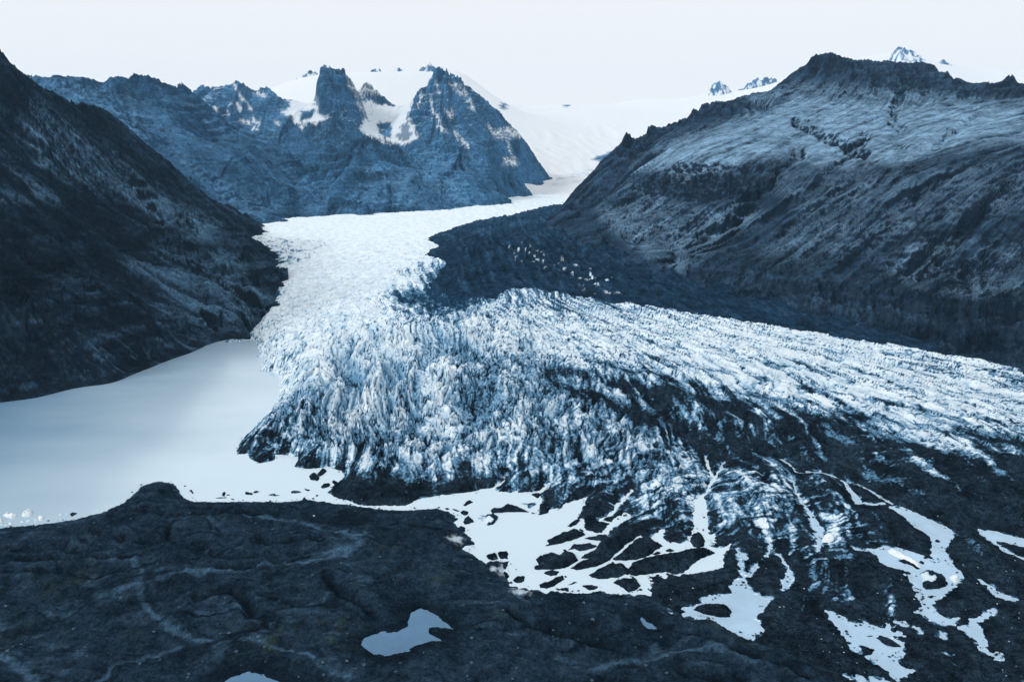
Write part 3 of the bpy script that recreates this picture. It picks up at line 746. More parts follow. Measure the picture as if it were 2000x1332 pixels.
def falls(X, Y, Z, lam, step, n, seed=0, rot=0.0):
    """long streaks down the fall line: a noise smeared along it"""
    u = X / Y
    zx = np.gradient(Z, axis=1) / np.gradient(u, axis=1) / Y
    zy = np.gradient(Z, axis=0) / np.gradient(Y, axis=0) - zx * u
    s = np.sqrt(zx * zx + zy * zy) + 1e-3
    dx, dy = -zx / s, -zy / s
    cr, sr = math.cos(math.radians(rot)), math.sin(math.radians(rot))
    dx, dy = dx * cr - dy * sr, dx * sr + dy * cr
    r, c = X.shape
    du = (u[0, -1] - u[0, 0]) / (c - 1); dl = math.log(Y[-1, 0] / Y[0, 0]) / (r - 1)
    di = (dy / Y / dl * step).astype(F32); dj = ((dx / Y - X * dy / Y ** 2) / du * step).astype(F32)
    src = perlin(X / lam, Y / lam, seed) + .5 * perlin(X / lam * 2, Y / lam * 2, seed + 1)
    I, J = np.meshgrid(np.arange(r, dtype=F32), np.arange(c, dtype=F32), indexing='ij')
    acc = src.copy()
    for sg in (1, -1):
        i, j = I.copy(), J.copy()
        for k in range(n):
            a = np.clip(i, 0, r - 1).astype(np.int32); b = np.clip(j, 0, c - 1).astype(np.int32)
            i += sg * di[a, b]; j += sg * dj[a, b]
            a = np.clip(i, 0, r - 1).astype(np.int32); b = np.clip(j, 0, c - 1).astype(np.int32)
            acc += src[a, b]
    return acc / acc.std()
def terrace(Z, X, Y, h, k, seed=0, sharp=.62):
    """level strata: hard bands stand steep, soft ones lie back"""
    t = Z / h + fbm(X, Y, h * 9, 3, seed) * 1.1
    fr = t - np.floor(t)
    return Z + (sstep(0, sharp, fr) - fr) * h * k * -1.0
def strata(X, Y, Z, seed):
    """beds of lava: bands that keep their level along the slope"""
    t = Z + fbm(X, Y, 90, 3, seed) * 7
    return perlin(t / 6.0, (X + Y) / 150, seed + 5) + .7 * perlin(t / 2.6, (X + Y) / 80, seed + 6)
def field(u0, u1, y0, y1, nu, ny):
    nu, ny = int(nu * RES), int(ny * RES)
    u = np.linspace(u0, u1, nu); y = np.geomspace(y0, y1, ny)
    return (u[None, :] * y[:, None]).astype(F32), np.broadcast_to(y[:, None], (ny, nu)).astype(F32)
def ATS(pts):
    return [at(*p) for p in pts]
def behind(pts, dx, dy, dz):
    return [(a + dx, b + dy, c + dz) for a, b, c in pts]
def pxpoly(px, py, poly, soft=6.0):
    d = poly_sd(px.astype(F32), py.astype(F32), poly, 60)
    return sstep(soft, -soft, d)
def pxline(px, py, line, w):
    return np.exp(-(line_d(px.astype(F32), py.astype(F32), line, w * 4) / w) ** 2)

# near hill on the left of the lake
def left_hill():
    ridge = ATS([(-350, -60, 640), (0, 124, 790), (52, 150, 830), (105, 181, 880), (185, 220, 945), (245, 272, 1000), (297, 304, 1045), (371, 356, 1115), (409, 388, 1160), (450, 413, 1205), (483, 432, 1245)])
    base = [G(a, b, -1) for a, b in ((-300, 828), (-120, 808), (0, 790), (63, 782), (157, 760), (203, 754), (252, 739), (297, 721), (339, 704), (385, 688), (427, 671), (500, 666))]
    ice = zr([(a, b, z) for a, b, z in ICE_OUT[2:9]])
    inn = ATS([(200, 500, 685), (0, 500, 600), (0, 300, 700), (350, 500, 790), (450, 550, 780), (505, 500, 935), (520, 515, 890), (430, 600, 735), (150, 350, 790), (300, 400, 890), (100, 620, 545), (250, 620, 620), (420, 470, 900), (-150, 500, 540), (470, 640, 705), (440, 510, 850)])
    out = [(a + 25, b - 22, c - 14) for a, b, c in base[:-3]]
    X, Y = field(-1.12, -.33, 400, 1420, 900, 760)
    Z = tps(ridge + base + ice + inn + out + behind(ridge, -70, 160, -95) + behind(ridge, -140, 420, -150) + behind(ice, 45, 0, -22), 20)(X, Y)
    Z0 = Z.copy()
    ok = sstep(-2, 14, Z0)
    Z = Z + ok * sstep(260, 150, Z) * (fbm(X, Y, 150, 3, 119) * 9 + (ridged(X * .8 + Y * .5, Y * .8 - X * .5, 120, 3, 120) - .4) * 7)
    Zr = relief(X, Y, Z, 1.15, 95, 5, 101, .8)
    cb = pxpoly(*pix(X, Y, Z), [(400, 500), (500, 495), (545, 520), (540, 560), (480, 565), (400, 540)], 12)
    Zr = terrace(Zr, X, Y, 16, .95 * cb, 122)
    wob = sstep(-.15, .35, fbm(X, Y, 120, 2, 111))
    fl = falls(X, Y, Z0, 4.5, 3.0, 14, 121, 32); fl2 = falls(X, Y, Z0, 11, 6.0, 18, 123, 32); fl3 = falls(X, Y, Z0, 34, 12, 16, 127, 20)
    wob = wob * sstep(.1, .6, perlin(X / 45, Y / 45, 125))
    Zr = terrace(Zr, X, Y, 15, .9 * wob * sstep(240, 110, Zr), 112)
    Zr = terrace(Zr, X, Y, 6, .5 * wob, 113) + fl3 * 3.2 + fl2 * 1.3 + fl * .5
    Zr = Zr + (ridged(X, Y, 12, 3, 114) - .4) * 1.8 + fbm(X, Y, 3, 2, 115) * .5
    Z = mix(Z, Zr, ok)
    s = slope(X, Y, Z); px, py = pix(X, Y, Z)
    n = fbm(X, Y, 60, 4, 116); n2 = fbm(X, Y, 9, 3, 117)
    bed = strata(X, Y, Z, 131) * sstep(-.25, .25, fbm(X, Y, 110, 2, 137)) * sstep(190, 90, Z)
    light = np.maximum(pxpoly(px, py, [(60, 200), (110, 230), (200, 290), (330, 400), (420, 440), (400, 470), (300, 430), (180, 360), (80, 320), (40, 260)], 28), .7 * pxpoly(px, py, [(0, 330), (60, 350), (120, 390), (60, 400), (0, 390)], 14))
    light = np.maximum(light, .65 * pxpoly(px, py, [(380, 500), (500, 560), (530, 610), (430, 640), (330, 640), (300, 560), (230, 520), (300, 480)], 30))
    light = np.maximum(light, .55 * pxpoly(px, py, [(410, 490), (490, 500), (480, 540), (420, 520)], 12))
    light = np.maximum(light, .5 * pxpoly(px, py, [(100, 740), (140, 690), (300, 650), (420, 655), (350, 690), (230, 735)], 16) * sstep(0, .3, n2))
    scree = np.clip(.25 + light * .8 + bed * .65 + n * .4 + fl3 * .10 + fl2 * .15 + fl * .12, 0, 1) * sstep(2.8, 1.2, s)
    grass = np.clip(light * (.40 + .24 * fl + .30 * fl2 + .12 * fl3 + .08 * n2) * sstep(2.8, 1.3, s), 0, 1)
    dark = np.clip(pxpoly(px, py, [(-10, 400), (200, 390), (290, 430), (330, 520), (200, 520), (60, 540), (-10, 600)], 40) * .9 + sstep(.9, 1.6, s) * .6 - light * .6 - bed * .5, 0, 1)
    snow = np.zeros(X.shape, F32)
    return X, Y, Z, (scree, grass, snow, dark)
X, Y, Z, mk = left_hill()
kp = (Z[:-1, :-1] > -6)
M_HILL = mat_mountain('dark_basalt_slope', (0.0095, 0.0180, 0.0290), (0.034, 0.076, 0.128), (0.105, 0.210, 0.320), fine=.75)
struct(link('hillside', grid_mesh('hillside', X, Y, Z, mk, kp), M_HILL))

# the longer ridge behind it
def far_hill():
    ridge = ATS([(-150, 160, 1650), (60, 141, 1720), (100, 144, 1750), (150, 151, 1800), (185, 160, 1830), (222, 162, 1850), (255, 156, 1880), (287, 153, 1900), (310, 163, 1930), (335, 174, 1980), (352, 176, 2000), (375, 195, 2000), (400, 215, 2010),
                 (440, 240, 1990), (490, 262, 1970), (525, 276, 1950), (560, 306, 1890), (595, 333, 1820), (640, 374, 1700), (675, 400, 1560)])
    base = zr([(487, 437, 79), (500, 424, 82), (560, 411, 87), (620, 407, 90), (680, 404, 93), (720, 402, 95)])
    inn = ATS([(300, 300, 1480), (400, 330, 1500), (450, 380, 1400), (250, 230, 1650), (350, 230, 1750), (150, 230, 1500), (500, 345, 1600), (560, 375, 1520), (420, 270, 1800), (600, 390, 1510), (520, 400, 1470), (200, 190, 1750), (400, 400, 1330)])
    X, Y = field(-.86, -.20, 1180, 2500, 760, 460)
    Z = tps(ridge + base + inn + behind(ridge, -40, 260, -130) + behind(ridge, -60, 600, -260) + behind(base, 40, -60, -30), 25)(X, Y)
    Zs = Z.copy()
    Z = relief(X, Y, Z, 1.1, 210, 4, 201, .5)
    wob = sstep(-.1, .3, fbm(X, Y, 200, 2, 211))
    Z = terrace(Z, X, Y, 24, .8 * wob, 212)
    Z = terrace(Z, X, Y, 9, .5, 213) + (ridged(X, Y, 22, 3, 214) - .4) * 2.5
    fl = falls(X, Y, Zs, 10, 6, 14, 221); fl3 = falls(X, Y, Zs, 48, 16, 18, 223)
    Z = Z + fl * .8 + fl3 * 4.5
    s = slope(X, Y, Z); px, py = pix(X, Y, Z)
    n = fbm(X, Y, 90, 4, 216); n2 = fbm(X, Y, 14, 3, 217)
    light = np.maximum.reduce([.9 * pxpoly(px, py, [(70, 150), (150, 165), (250, 180), (260, 210), (300, 270), (250, 260), (180, 215), (110, 180)], 14), .7 * pxpoly(px, py, [(385, 225), (410, 235), (470, 262), (430, 268)], 8),
                               .8 * pxpoly(px, py, [(320, 260), (400, 330), (470, 370), (560, 400), (490, 425), (450, 400), (380, 340), (330, 300)], 12)])
    scree = np.clip((.45 + light * .7 + n * .5 - fl3 * .30 + fl * .12) * sstep(1.7, .9, s), 0, 1)
    grass = np.clip(light * (.4 + n2 + fl * .2) * sstep(1.4, .8, s), 0, 1) * .6
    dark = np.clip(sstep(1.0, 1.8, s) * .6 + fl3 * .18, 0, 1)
    return X, Y, Z, (scree, grass, 0 * s, dark)
X, Y, Z, mk = far_hill()
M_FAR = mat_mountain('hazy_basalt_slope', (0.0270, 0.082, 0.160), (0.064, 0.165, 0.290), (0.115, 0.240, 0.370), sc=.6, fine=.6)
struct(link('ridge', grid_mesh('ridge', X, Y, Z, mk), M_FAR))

# the two rock peaks and the flat-topped wall at the head of the valley
C2 = lambda p: crop(500, 80, .35, p)
CL = lambda p: crop(0, 80, .35, p)
def peaks():
    wall = ATS([(330, 178, 2250), (385, 176, 2300), (403, 168, 2300), (450, 169, 2300), (500, 166, 2300), (530, 172, 2300), (545, 187, 2310), (560, 194, 2320), (578, 200, 2320)])
    pa = ATS([(600, 212, 2260), (620, 196, 2230), (650, 190, 2210), (680, 196, 2220), (700, 215, 2240), (722, 245, 2240), (655, 238, 1990), (630, 250, 1990), (690, 262, 2000), (700, 290, 1960), (560, 300, 2080), (585, 270, 2120), (610, 235, 2160),
              (525, 300, 2080), (500, 240, 2190), (560, 250, 2180), (450, 215, 2240), (670, 320, 1740), (600, 345, 1840), (700, 360, 1600), (760, 330, 1720), (800, 365, 1600), (650, 385, 1540), (740, 290, 1900), (620, 300, 1880)])
    pb = ATS([(842, 172, 2240), (868, 160, 2250), (890, 165, 2250), (905, 170, 2250), (925, 178, 2260), (950, 196, 2270), (970, 216, 2280), (990, 246, 2290), (1003, 258, 2290), (1023, 274, 2300), (1021, 288, 2270), (1003, 302, 2240), (1011, 330, 2200), (1012, 345, 2150),
              (830, 200, 2190), (806, 212, 2180), (800, 232, 2120), (822, 262, 2050), (817, 300, 1920), (832, 335, 1760), (880, 250, 2060), (880, 200, 2170), (900, 330, 1740), (920, 362, 1660), (950, 280, 2050), (960, 330, 1850), (980, 350, 1900), (870, 290, 1900), (840, 375, 1580)])
    gap = ATS([(760, 205, 2420), (740, 252, 2260), (778, 282, 2120), (790, 300, 2040), (802, 332, 1850), (580, 200, 2400), (720, 200, 2450)])
    base = zr([(560, 411, 86), (650, 404, 91), (760, 401, 95), (850, 396, 98), (920, 388, 103), (990, 372, 111), (1012, 352, 138)])
    top = wall + pb[:11]
    X, Y = field(-.56, .09, 1430, 3000, 900, 560)
    Z = tps(wall + pa + pb + gap + base + behind(wall, 0, 260, -120) + behind(pb[1:11], 60, 260, -150) + behind(pa[1:5], 0, 240, -60) + behind(base, 0, -90, -40) + behind(pb[9:14], 60, 10, -120), 22)(X, Y)
    def tower(px, py, Yd, r0, r1, h, sy=1.0):
        c = at(px, py, Yd)
        r = np.hypot(X - c[0] + fbm(X, Y, 40, 3, 301) * 18, (Y - c[1]) / sy + fbm(X, Y, 40, 3, 302) * 18)
        return sstep(r1, r0, r) * h
    Zs = Z.copy(); px, py = pix(X, Y, Z); n2 = fbm(X, Y, 40, 3, 319) * 8
    sn0 = np.maximum.reduce([pxpoly(px + n2, py, C2([(560, 335), (700, 350), (780, 330), (860, 300), (880, 345), (840, 420), (885, 470), (910, 545), (830, 592), (740, 580), (600, 520), (575, 490), (600, 430)]), 8),
                             pxpoly(px + n2, py, C2([(200, 285), (300, 285), (345, 310), (350, 365), (410, 430), (340, 470), (255, 500), (200, 440), (135, 400)]), 8)])
    fl3 = falls(X, Y, Zs, 50, 16, 18, 323)
    Z = relief(X, Y, Z, 1.1, 210, 4, 303, .55) + fl3 * 9
    Z = Z + tower(650, 150, 2215, 26, 74, 30) + tower(655, 150, 2215, 50, 140, 26) + tower(644, 140, 2215, 8, 40, 10) + tower(872, 145, 2252, 14, 80, 30) + tower(869, 140, 2252, 1, 12, 12) + tower(846, 150, 2245, 10, 24, 18)
    crag = np.maximum(tower(652, 150, 2215, 30, 120, 1), tower(870, 145, 2252, 20, 90, 1))
    Z = Z + crag * ((ridged(X, Y, 34, 4, 304) - .45) * 15 + (ridged(X, Y, 12, 3, 306) - .45) * 5)
    wob = np.maximum(sstep(-.1, .3, fbm(X, Y, 200, 2, 311)), crag)
    Z = terrace(Z, X, Y, 26, .75 * wob, 312)
    Z = terrace(Z, X, Y, 10, .5, 313) + (ridged(X, Y, 26, 4, 314) - .4) * 6
    Z = mix(Z, Zs + fbm(X, Y, 60, 3, 320) * 8, sn0 * .8)
    s = slope(X, Y, Z); px, py = pix(X, Y, Z)
    n = fbm(X, Y, 90, 4, 316); n2 = fbm(X, Y, 16, 3, 317)
    qx = px + n2 * 7; qy = py + fbm(X, Y, 16, 3, 318) * 7
    sn = np.maximum.reduce([pxpoly(qx, qy, C2([(200, 285), (300, 285), (345, 310), (350, 365), (340, 405), (410, 430), (340, 470), (285, 450), (255, 500), (200, 440), (135, 400), (190, 370)]), 3),
                            pxpoly(qx, qy, C2([(560, 335), (640, 340), (700, 350), (770, 370), (800, 330), (860, 300), (880, 345), (850, 420), (885, 470), (910, 545), (870, 560), (830, 592), (780, 570), (740, 580), (700, 565), (600, 520), (575, 490), (600, 430)]), 1.5),
                            pxpoly(qx, qy, C2([(520, 60), (1000, 60), (970, 230), (880, 290), (790, 320), (640, 330), (560, 320), (510, 250)]), 3),
                            pxpoly(qx, qy, C2([(1285, 465), (1340, 505), (1425, 465), (1500, 470), (1500, 530), (1450, 545), (1335, 550)]), 3),
                            pxpoly(qx, qy, C2([(1370, 690), (1380, 655), (1450, 650), (1470, 700)]), 3)])
    sn = sn * (1 - pxpoly(qx, qy, C2([(675, 455), (755, 455), (755, 545), (690, 525)]), 3)) * (1 - pxpoly(qx, qy, C2([(245, 390), (330, 385), (320, 430), (250, 450)]), 3)) * (1 - pxpoly(qx, qy, C2([(620, 295), (780, 310), (770, 362), (690, 350), (600, 320)]), 3))
    ln = 0
    for l, w in ((C2([(1015, 475), (1070, 510)]), 2), (C2([(1108, 512), (1140, 545), (1185, 588)]), 2), (C2([(978, 300), (985, 380), (1025, 455)]), 1.8), (C2([(1060, 390), (1095, 430), (1090, 375)]), 1.8), (C2([(1000, 235), (1025, 290)]), 1.6), (C2([(930, 290), (905, 370)]), 2),
                 (CL([(1310, 250), (1340, 310), (1400, 385)]), 2), (CL([(1350, 445), (1390, 460)]), 3), (CL([(1415, 445), (1440, 460)]), 3), (CL([(1415, 490), (1435, 495)]), 2), (CL([(1330, 345), (1345, 385)]), 2), (CL([(1292, 362), (1305, 372)]), 2.2),
                 (CL([(1200, 380), (1210, 395)]), 2.4), (CL([(1540, 455), (1552, 460)]), 2.4), (CL([(1440, 290), (1480, 310)]), 2.2), (CL([(1270, 400), (1280, 415)]), 1.8), (C2([(1190, 330), (1215, 380)]), 2.5), (C2([(1100, 240), (1160, 290)]), 4), (C2([(1405, 560), (1425, 640)]), 2)):
        ln = np.maximum(ln, pxline(qx, qy, l, w * 1.45) * 1.4)
    ledge = sstep(.75, .3, s) * sstep(170, 320, Z) * sstep(-.15, .3, n2 + n) * sstep(300, 210, py)
    snow = np.clip(np.maximum.reduce([sn, ln * sstep(-.4, .1, n2), ledge * .9]), 0, 1)
    snow = np.where(s > 1.9, snow * .25, snow)
    fl = falls(X, Y, Z, 11, 8, 12, 321)
    bed = strata(X, Y, Z * .6, 331)
    scree = np.clip((.45 + n * .6 - fl3 * .30 + fl * .10 + bed * .25 * sstep(.5, 1., s)) * sstep(1.5, .8, s), 0, 1)
    grass = np.clip(pxpoly(px, py, [(750, 350), (790, 325), (815, 345), (800, 390), (760, 390)], 10) * .5 + pxpoly(px, py, [(860, 310), (900, 320), (940, 345), (880, 335)], 8) * .35, 0, 1) * (.7 + n2)
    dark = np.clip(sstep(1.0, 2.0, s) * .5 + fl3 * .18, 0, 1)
    return X, Y, Z, (scree, np.clip(grass, 0, 1), snow, dark)
X, Y, Z, mk = peaks()
M_PEAK = mat_mountain('hazy_peak_rock', (0.0470, 0.140, 0.262), (0.100, 0.245, 0.405), (0.095, 0.215, 0.345), sc=.5, fine=.6)  # distance haze painted into the rock as lighter, bluer tones
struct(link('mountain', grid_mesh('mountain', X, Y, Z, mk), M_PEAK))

# the mountain on the right
def right_mountain():
    sky_ = ATS([(1100, 408, 1300), (1130, 377, 1330), (1180, 322, 1365), (1205, 300, 1380), (1222, 274, 1390), (1250, 268, 1390), (1272, 252, 1400), (1340, 228, 1420), (1362, 208, 1450), (1450, 189, 1520), (1540, 164, 1560), (1566, 138, 1575), (1590, 121, 1580), (1625, 116, 1590), (1670, 124, 1590),
                (1740, 130, 1560), (1800, 133, 1540), (1840, 148, 1520), (1890, 174, 1480), (1950, 168, 1430), (1973, 160, 1420), (2000, 167, 1400), (2150, 150, 1300), (2450, 160, 1150)])
    base = zr([(1105, 400, 99), (1090, 425, 93), (1130, 455, 82), (1180, 482, 70), (1260, 527, 57), (1330, 547, 52), (1400, 567, 46), (1500, 594, 39), (1600, 618, 33), (1700, 643, 29), (1800, 668, 25), (1900, 691, 22), (2000, 711, 20), (2300, 785, 13)])
    inn = ATS([(1400, 532, 762), (1500, 535, 735), (1600, 560, 692), (1700, 585, 655), (1800, 600, 612), (1900, 605, 588), (2000, 605, 566), (1600, 450, 790), (1600, 350, 900), (1600, 300, 1000), (1600, 250, 1180), (1620, 200, 1350), (1620, 150, 1510),
               (1400, 450, 880), (1400, 380, 960), (1400, 320, 1040), (1400, 270, 1180), (1450, 230, 1330), (1250, 420, 1050), (1250, 480, 930), (1250, 350, 1200), (1250, 300, 1310), (1800, 500, 690), (1800, 400, 770), (1800, 320, 880), (1800, 270, 1000),
               (1800, 210, 1250), (1800, 165, 1430), (2000, 500, 640), (2000, 400, 700), (2000, 300, 800), (2000, 230, 1000), (2000, 190, 1250), (1320, 330, 1120), (1320, 400, 1010), (1320, 480, 880), (1500, 400, 890), (1500, 310, 1010), (1500, 270, 1130), (1170, 420, 1170), (1150, 400, 1260),
               (1180, 370, 1290), (1700, 360, 850), (1700, 290, 980), (2300, 620, 520), (2400, 400, 600), (2400, 250, 800), (1500, 210, 1420), (1560, 180, 1450), (1900, 350, 790)])
    X, Y = field(.05, 1.12, 470, 1900, 1320, 900)
    Z = tps(sky_ + base + inn + behind(sky_, 60, 260, -130) + behind(base, -35, -45, -26), 18)(X, Y)
    tps0 = Z.copy()
    Z = Z + fbm(X, Y, 210, 3, 402) * 13 * sstep(-5, 30, Z - 60)
    Zr = relief(X, Y, Z, .8, 120, 5, 401, .6)
    px, py = pix(X, Y, Zr)
    bench = pxpoly(px, py, [(1240, 330), (1300, 280), (1450, 235), (1560, 190), (1900, 200), (2010, 200), (2010, 270), (1900, 290), (1750, 320), (1620, 330), (1540, 300), (1450, 320), (1360, 345)], 25)
    Zr = mix(Zr, tps0 + (Zr - tps0) * .40, bench)
    for l, w, d in (([(1560, 240), (1600, 262), (1650, 288), (1690, 300)], 9, 16), ([(1690, 270), (1670, 300), (1640, 315)], 8, 10), ([(1560, 300), (1500, 360), (1450, 410), (1400, 450)], 10, 10), ([(1480, 330), (1455, 400), (1440, 430)], 8, 8), ([(1750, 560), (1800, 500), (1850, 450), (1930, 400)], 8, 6),
                    ([(1840, 500), (1880, 440), (1960, 370)], 7, 5), ([(1300, 520), (1400, 440), (1480, 400)], 7, 5), ([(1450, 540), (1540, 440), (1600, 400)], 8, 6), ([(1760, 180), (1740, 230), (1760, 250)], 8, 8), ([(1830, 290), (1860, 260), (1900, 230)], 8, 6)):
        Zr = Zr - pxline(px + fbm(X, Y, 30, 3, 405) * 14, py + fbm(X, Y, 30, 3, 406) * 10, l, w) * d
    cl = np.maximum.reduce([pxpoly(px, py, [(1300, 330), (1350, 310), (1400, 325), (1450, 330), (1490, 350), (1480, 400), (1400, 400), (1300, 380), (1230, 375)], 14), pxpoly(px, py, [(1380, 535), (1500, 520), (1650, 560), (1800, 580), (2010, 590), (2010, 720), (1700, 660), (1400, 580)], 12),
                            .8 * pxpoly(px, py, [(1560, 140), (1600, 105), (1700, 110), (1860, 140), (1880, 190), (1760, 175), (1640, 150)], 8), .8 * pxpoly(px, py, [(1200, 310), (1215, 255), (1300, 225), (1420, 185), (1400, 215), (1300, 260), (1240, 310)], 8),
                            .8 * pxpoly(px, py, [(1750, 520), (1880, 515), (1890, 545), (1760, 535)], 8)])
    wob = sstep(-.2, .3, fbm(X, Y, 130, 2, 411))
    Zr = terrace(Zr, X, Y, 20, np.clip(.95 * cl + .25 * wob * (1 - bench), 0, 1), 412)
    Zr = terrace(Zr, X, Y, 7, np.clip(.6 * cl + .3 * wob * (1 - bench), 0, 1), 413)
    Zr = Zr + (ridged(X, Y, 16, 3, 414) - .4) * (1.2 + 3.2 * cl) + fbm(X, Y, 4, 2, 415) * .6
    fl = falls(X, Y, tps0, 4.0, 3.0, 14, 425, -18); fl2 = falls(X, Y, tps0, 11, 6.0, 14, 427, -18)
    fl3 = falls(X, Y, tps0, 30, 10, 16, 429, -12)
    Zr = Zr + fl3 * 2.6 * (1 - .8 * bench) + fl2 * 1.1 * (1 - .7 * bench) + fl * .3
    col = gully(X, Y, np.zeros(X.shape, F32), np.ones(X.shape, F32), 9, 416)
    Zr = Zr + col * 2.2 * cl
    bd = sstep(-2, 10, tps0 - np.interp(Y.ravel(), [470, 560, 680, 1300], [10, 15, 27, 90]).reshape(Y.shape).astype(F32))
    Z = mix(tps0, Zr, np.clip(bd + .5, 0, 1))
    # pinnacles on the skyline
    for a, b, Yd, h, r in ((1332, 228, 1420, 12, 5), (1640, 112, 1590, 7, 5), (1625, 112, 1590, 5, 14), (1975, 158, 1420, 8, 9), (1600, 118, 1582, 5, 16), (1268, 250, 1400, 7, 9), (1225, 270, 1390, 6, 8)):
        c = at(a, b, Yd)
        Z = Z + h * np.exp(-(((X - c[0]) / r) ** 2 + ((Y - c[1]) / (r * 1.6)) ** 2) ** 1.5)
    s = slope(X, Y, Z); px, py = pix(X, Y, Z)
    n = fbm(X, Y, 70, 4, 421); n2 = fbm(X, Y, 9, 4, 422); n3 = fbm(X, Y, 26, 3, 423)
    g = bench * 1.0
    g = np.maximum(g, .55 * pxpoly(px, py, [(1160, 420), (1230, 350), (1330, 400), (1440, 400), (1500, 420), (1420, 470), (1330, 530), (1250, 500), (1190, 460)], 22))
    g = np.maximum(g, .36 * pxpoly(px, py, [(1480, 330), (1620, 330), (1800, 330), (2010, 300), (2010, 420), (1900, 430), (1800, 460), (1650, 500), (1560, 520), (1480, 500), (1560, 420)], 30))
    g = np.maximum(g, .38 * pxpoly(px, py, [(1700, 510), (1800, 450), (1900, 470), (2010, 480), (2010, 590), (1800, 575)], 22))
    g = np.maximum(g, .9 * pxpoly(px, py, [(1330, 300), (1420, 290), (1440, 320), (1380, 345), (1340, 335)], 10))
    g = np.maximum(g, .55 * pxpoly(px, py, [(1450, 190), (1560, 160), (1700, 170), (1860, 180), (1900, 210), (1700, 230), (1500, 220)], 16))
    flow = fl2 * .3
    grass = np.clip(g * (.85 + n3 * .7 + fl * .14 + fl2 * .18 - fl3 * .10 + n2 * .12) * sstep(1.5, .75, s) - .05, 0, 1)
    bed = strata(X, Y, Z, 431); colm = perlin((X - .5 * Y) / 7, Z / 60, 441) + .7 * perlin((X - .5 * Y) / 3, Z / 30, 442)
    scree = np.clip((.42 + n * .8 + cl * (.25 + .45 * bed - .45 * colm) + .22 * bed * (1 - bench) + fl3 * .15 + fl2 * .2 + fl * .12) * sstep(2.2, .9, s), 0, 1)
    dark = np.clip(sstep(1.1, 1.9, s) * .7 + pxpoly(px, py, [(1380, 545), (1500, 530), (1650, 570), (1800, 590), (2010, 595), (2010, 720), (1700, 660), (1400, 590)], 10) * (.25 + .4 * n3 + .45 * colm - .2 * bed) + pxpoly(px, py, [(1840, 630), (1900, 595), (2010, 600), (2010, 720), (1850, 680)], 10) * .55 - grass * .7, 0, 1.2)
    foot = pxpoly(px, py, [(1330, 545), (1500, 525), (1650, 560), (1800, 585), (2010, 590), (2010, 730), (1700, 665), (1400, 595)], 10)
    scree = np.maximum(scree, np.clip(foot * (.34 - .40 * colm + .40 * bed + .5 * n3 + .4 * n2), 0, 1)); dark = np.clip(dark * (1 - foot * .4), 0, 1)
    blue = pxpoly(px, py, [(1075, 425), (1140, 405), (1200, 455), (1290, 525), (1180, 495), (1110, 460)], 10)
    scree = np.clip(mix(scree, .55 + .5 * flow, blue), 0, 1); grass = grass * (1 - blue)
    return X, Y, Z, (scree, grass, 0 * s, dark)
X, Y, Z, mk = right_mountain()
M_RIGHT = mat_mountain('grassy_basalt_slope', (0.0115, 0.0240, 0.0430), (0.031, 0.067, 0.114), (0.185, 0.315, 0.450), fine=.45)
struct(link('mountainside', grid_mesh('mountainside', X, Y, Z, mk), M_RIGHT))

# ice cap and icefall behind everything
def ice_cap():
    c = ATS([(1000, 368, 2100), (1050, 360, 2300), (1110, 352, 2350), (1100, 340, 2500), (1100, 300, 3000), (1100, 250, 3600), (1100, 205, 4400), (900, 143, 3900), (800, 141, 3900), (700, 143, 3900), (590, 152, 3800), (480, 190, 3700), (700, 205, 2900), (600, 205, 2800), (760, 205, 2650), (740, 255, 2430), (1000, 260, 3200), (1000, 215, 4000),
             (1250, 195, 4700), (1400, 182, 4900), (1480, 172, 4900), (1600, 125, 4900), (1750, 105, 4900), (1900, 130, 4900), (2060, 140, 4900), (1200, 305, 3200), (1180, 330, 2750), (400, 225, 3400), (1200, 260, 3700), (1350, 230, 4200), (1700, 160, 4200), (2000, 190, 4200), (200, 230, 3400), (780, 300, 2250), (500, 345, 2050), (400, 320, 2400), (640, 345, 2050), (860, 345, 2050), (300, 330, 2000), (560, 300, 2500)])
    c = c + [(x, 1950, 84) for x in (-120, 0, 120, 260)] + [(x, 2080, 96) for x in (20, 140, 260)]
    X, Y = field(-.7, .82, 1950, 7000, 500, 260)
    Z = tps(c + behind(c[19:24], 0, 1500, -350) + behind(c[6:12], 0, 1700, -420), 60)(X, Y)
    px, py = pix(X, Y, Z)
    br = pxpoly(px, py, [(1020, 260), (1230, 240), (1230, 340), (1040, 360)], 20)
    Z = Z + (ridged(X, Y * .5, 90, 4, 501) - .4) * 9 * br + fbm(X, Y, 300, 4, 502) * 7
    n2 = fbm(X, Y, 40, 4, 503)
    rock = 0
    for p in ([(1155, 312), (1175, 302), (1195, 295), (1212, 300), (1205, 312), (1180, 315)], [(975, 205), (990, 200), (992, 212), (980, 216)], [(1098, 205), (1112, 197), (1118, 202), (1106, 210)]):
        rock = np.maximum(rock, pxpoly(px + n2 * 10, py + fbm(X, Y, 40, 3, 504) * 8, p, 2.5))
    for l in ([(1090, 352), (1130, 345), (1165, 340)], [(1110, 345), (1150, 335), (1190, 325)], [(1080, 362), (1140, 355)]):
        rock = np.maximum(rock, .45 * pxline(px, py + n2 * 8, l, 3) * sstep(-.2, .4, n2))
    s = slope(X, Y, Z)
    return X, Y, Z, (.6 * np.ones_like(s), 0 * s, 1 - np.clip(rock, 0, 1), 0 * s)
X, Y, Z, mk = ice_cap()
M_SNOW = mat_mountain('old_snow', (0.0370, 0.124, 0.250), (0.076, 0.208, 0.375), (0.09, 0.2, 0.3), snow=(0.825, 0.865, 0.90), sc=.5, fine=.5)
struct(link('snowfield', grid_mesh('snowfield', X, Y, Z, mk), M_SNOW))

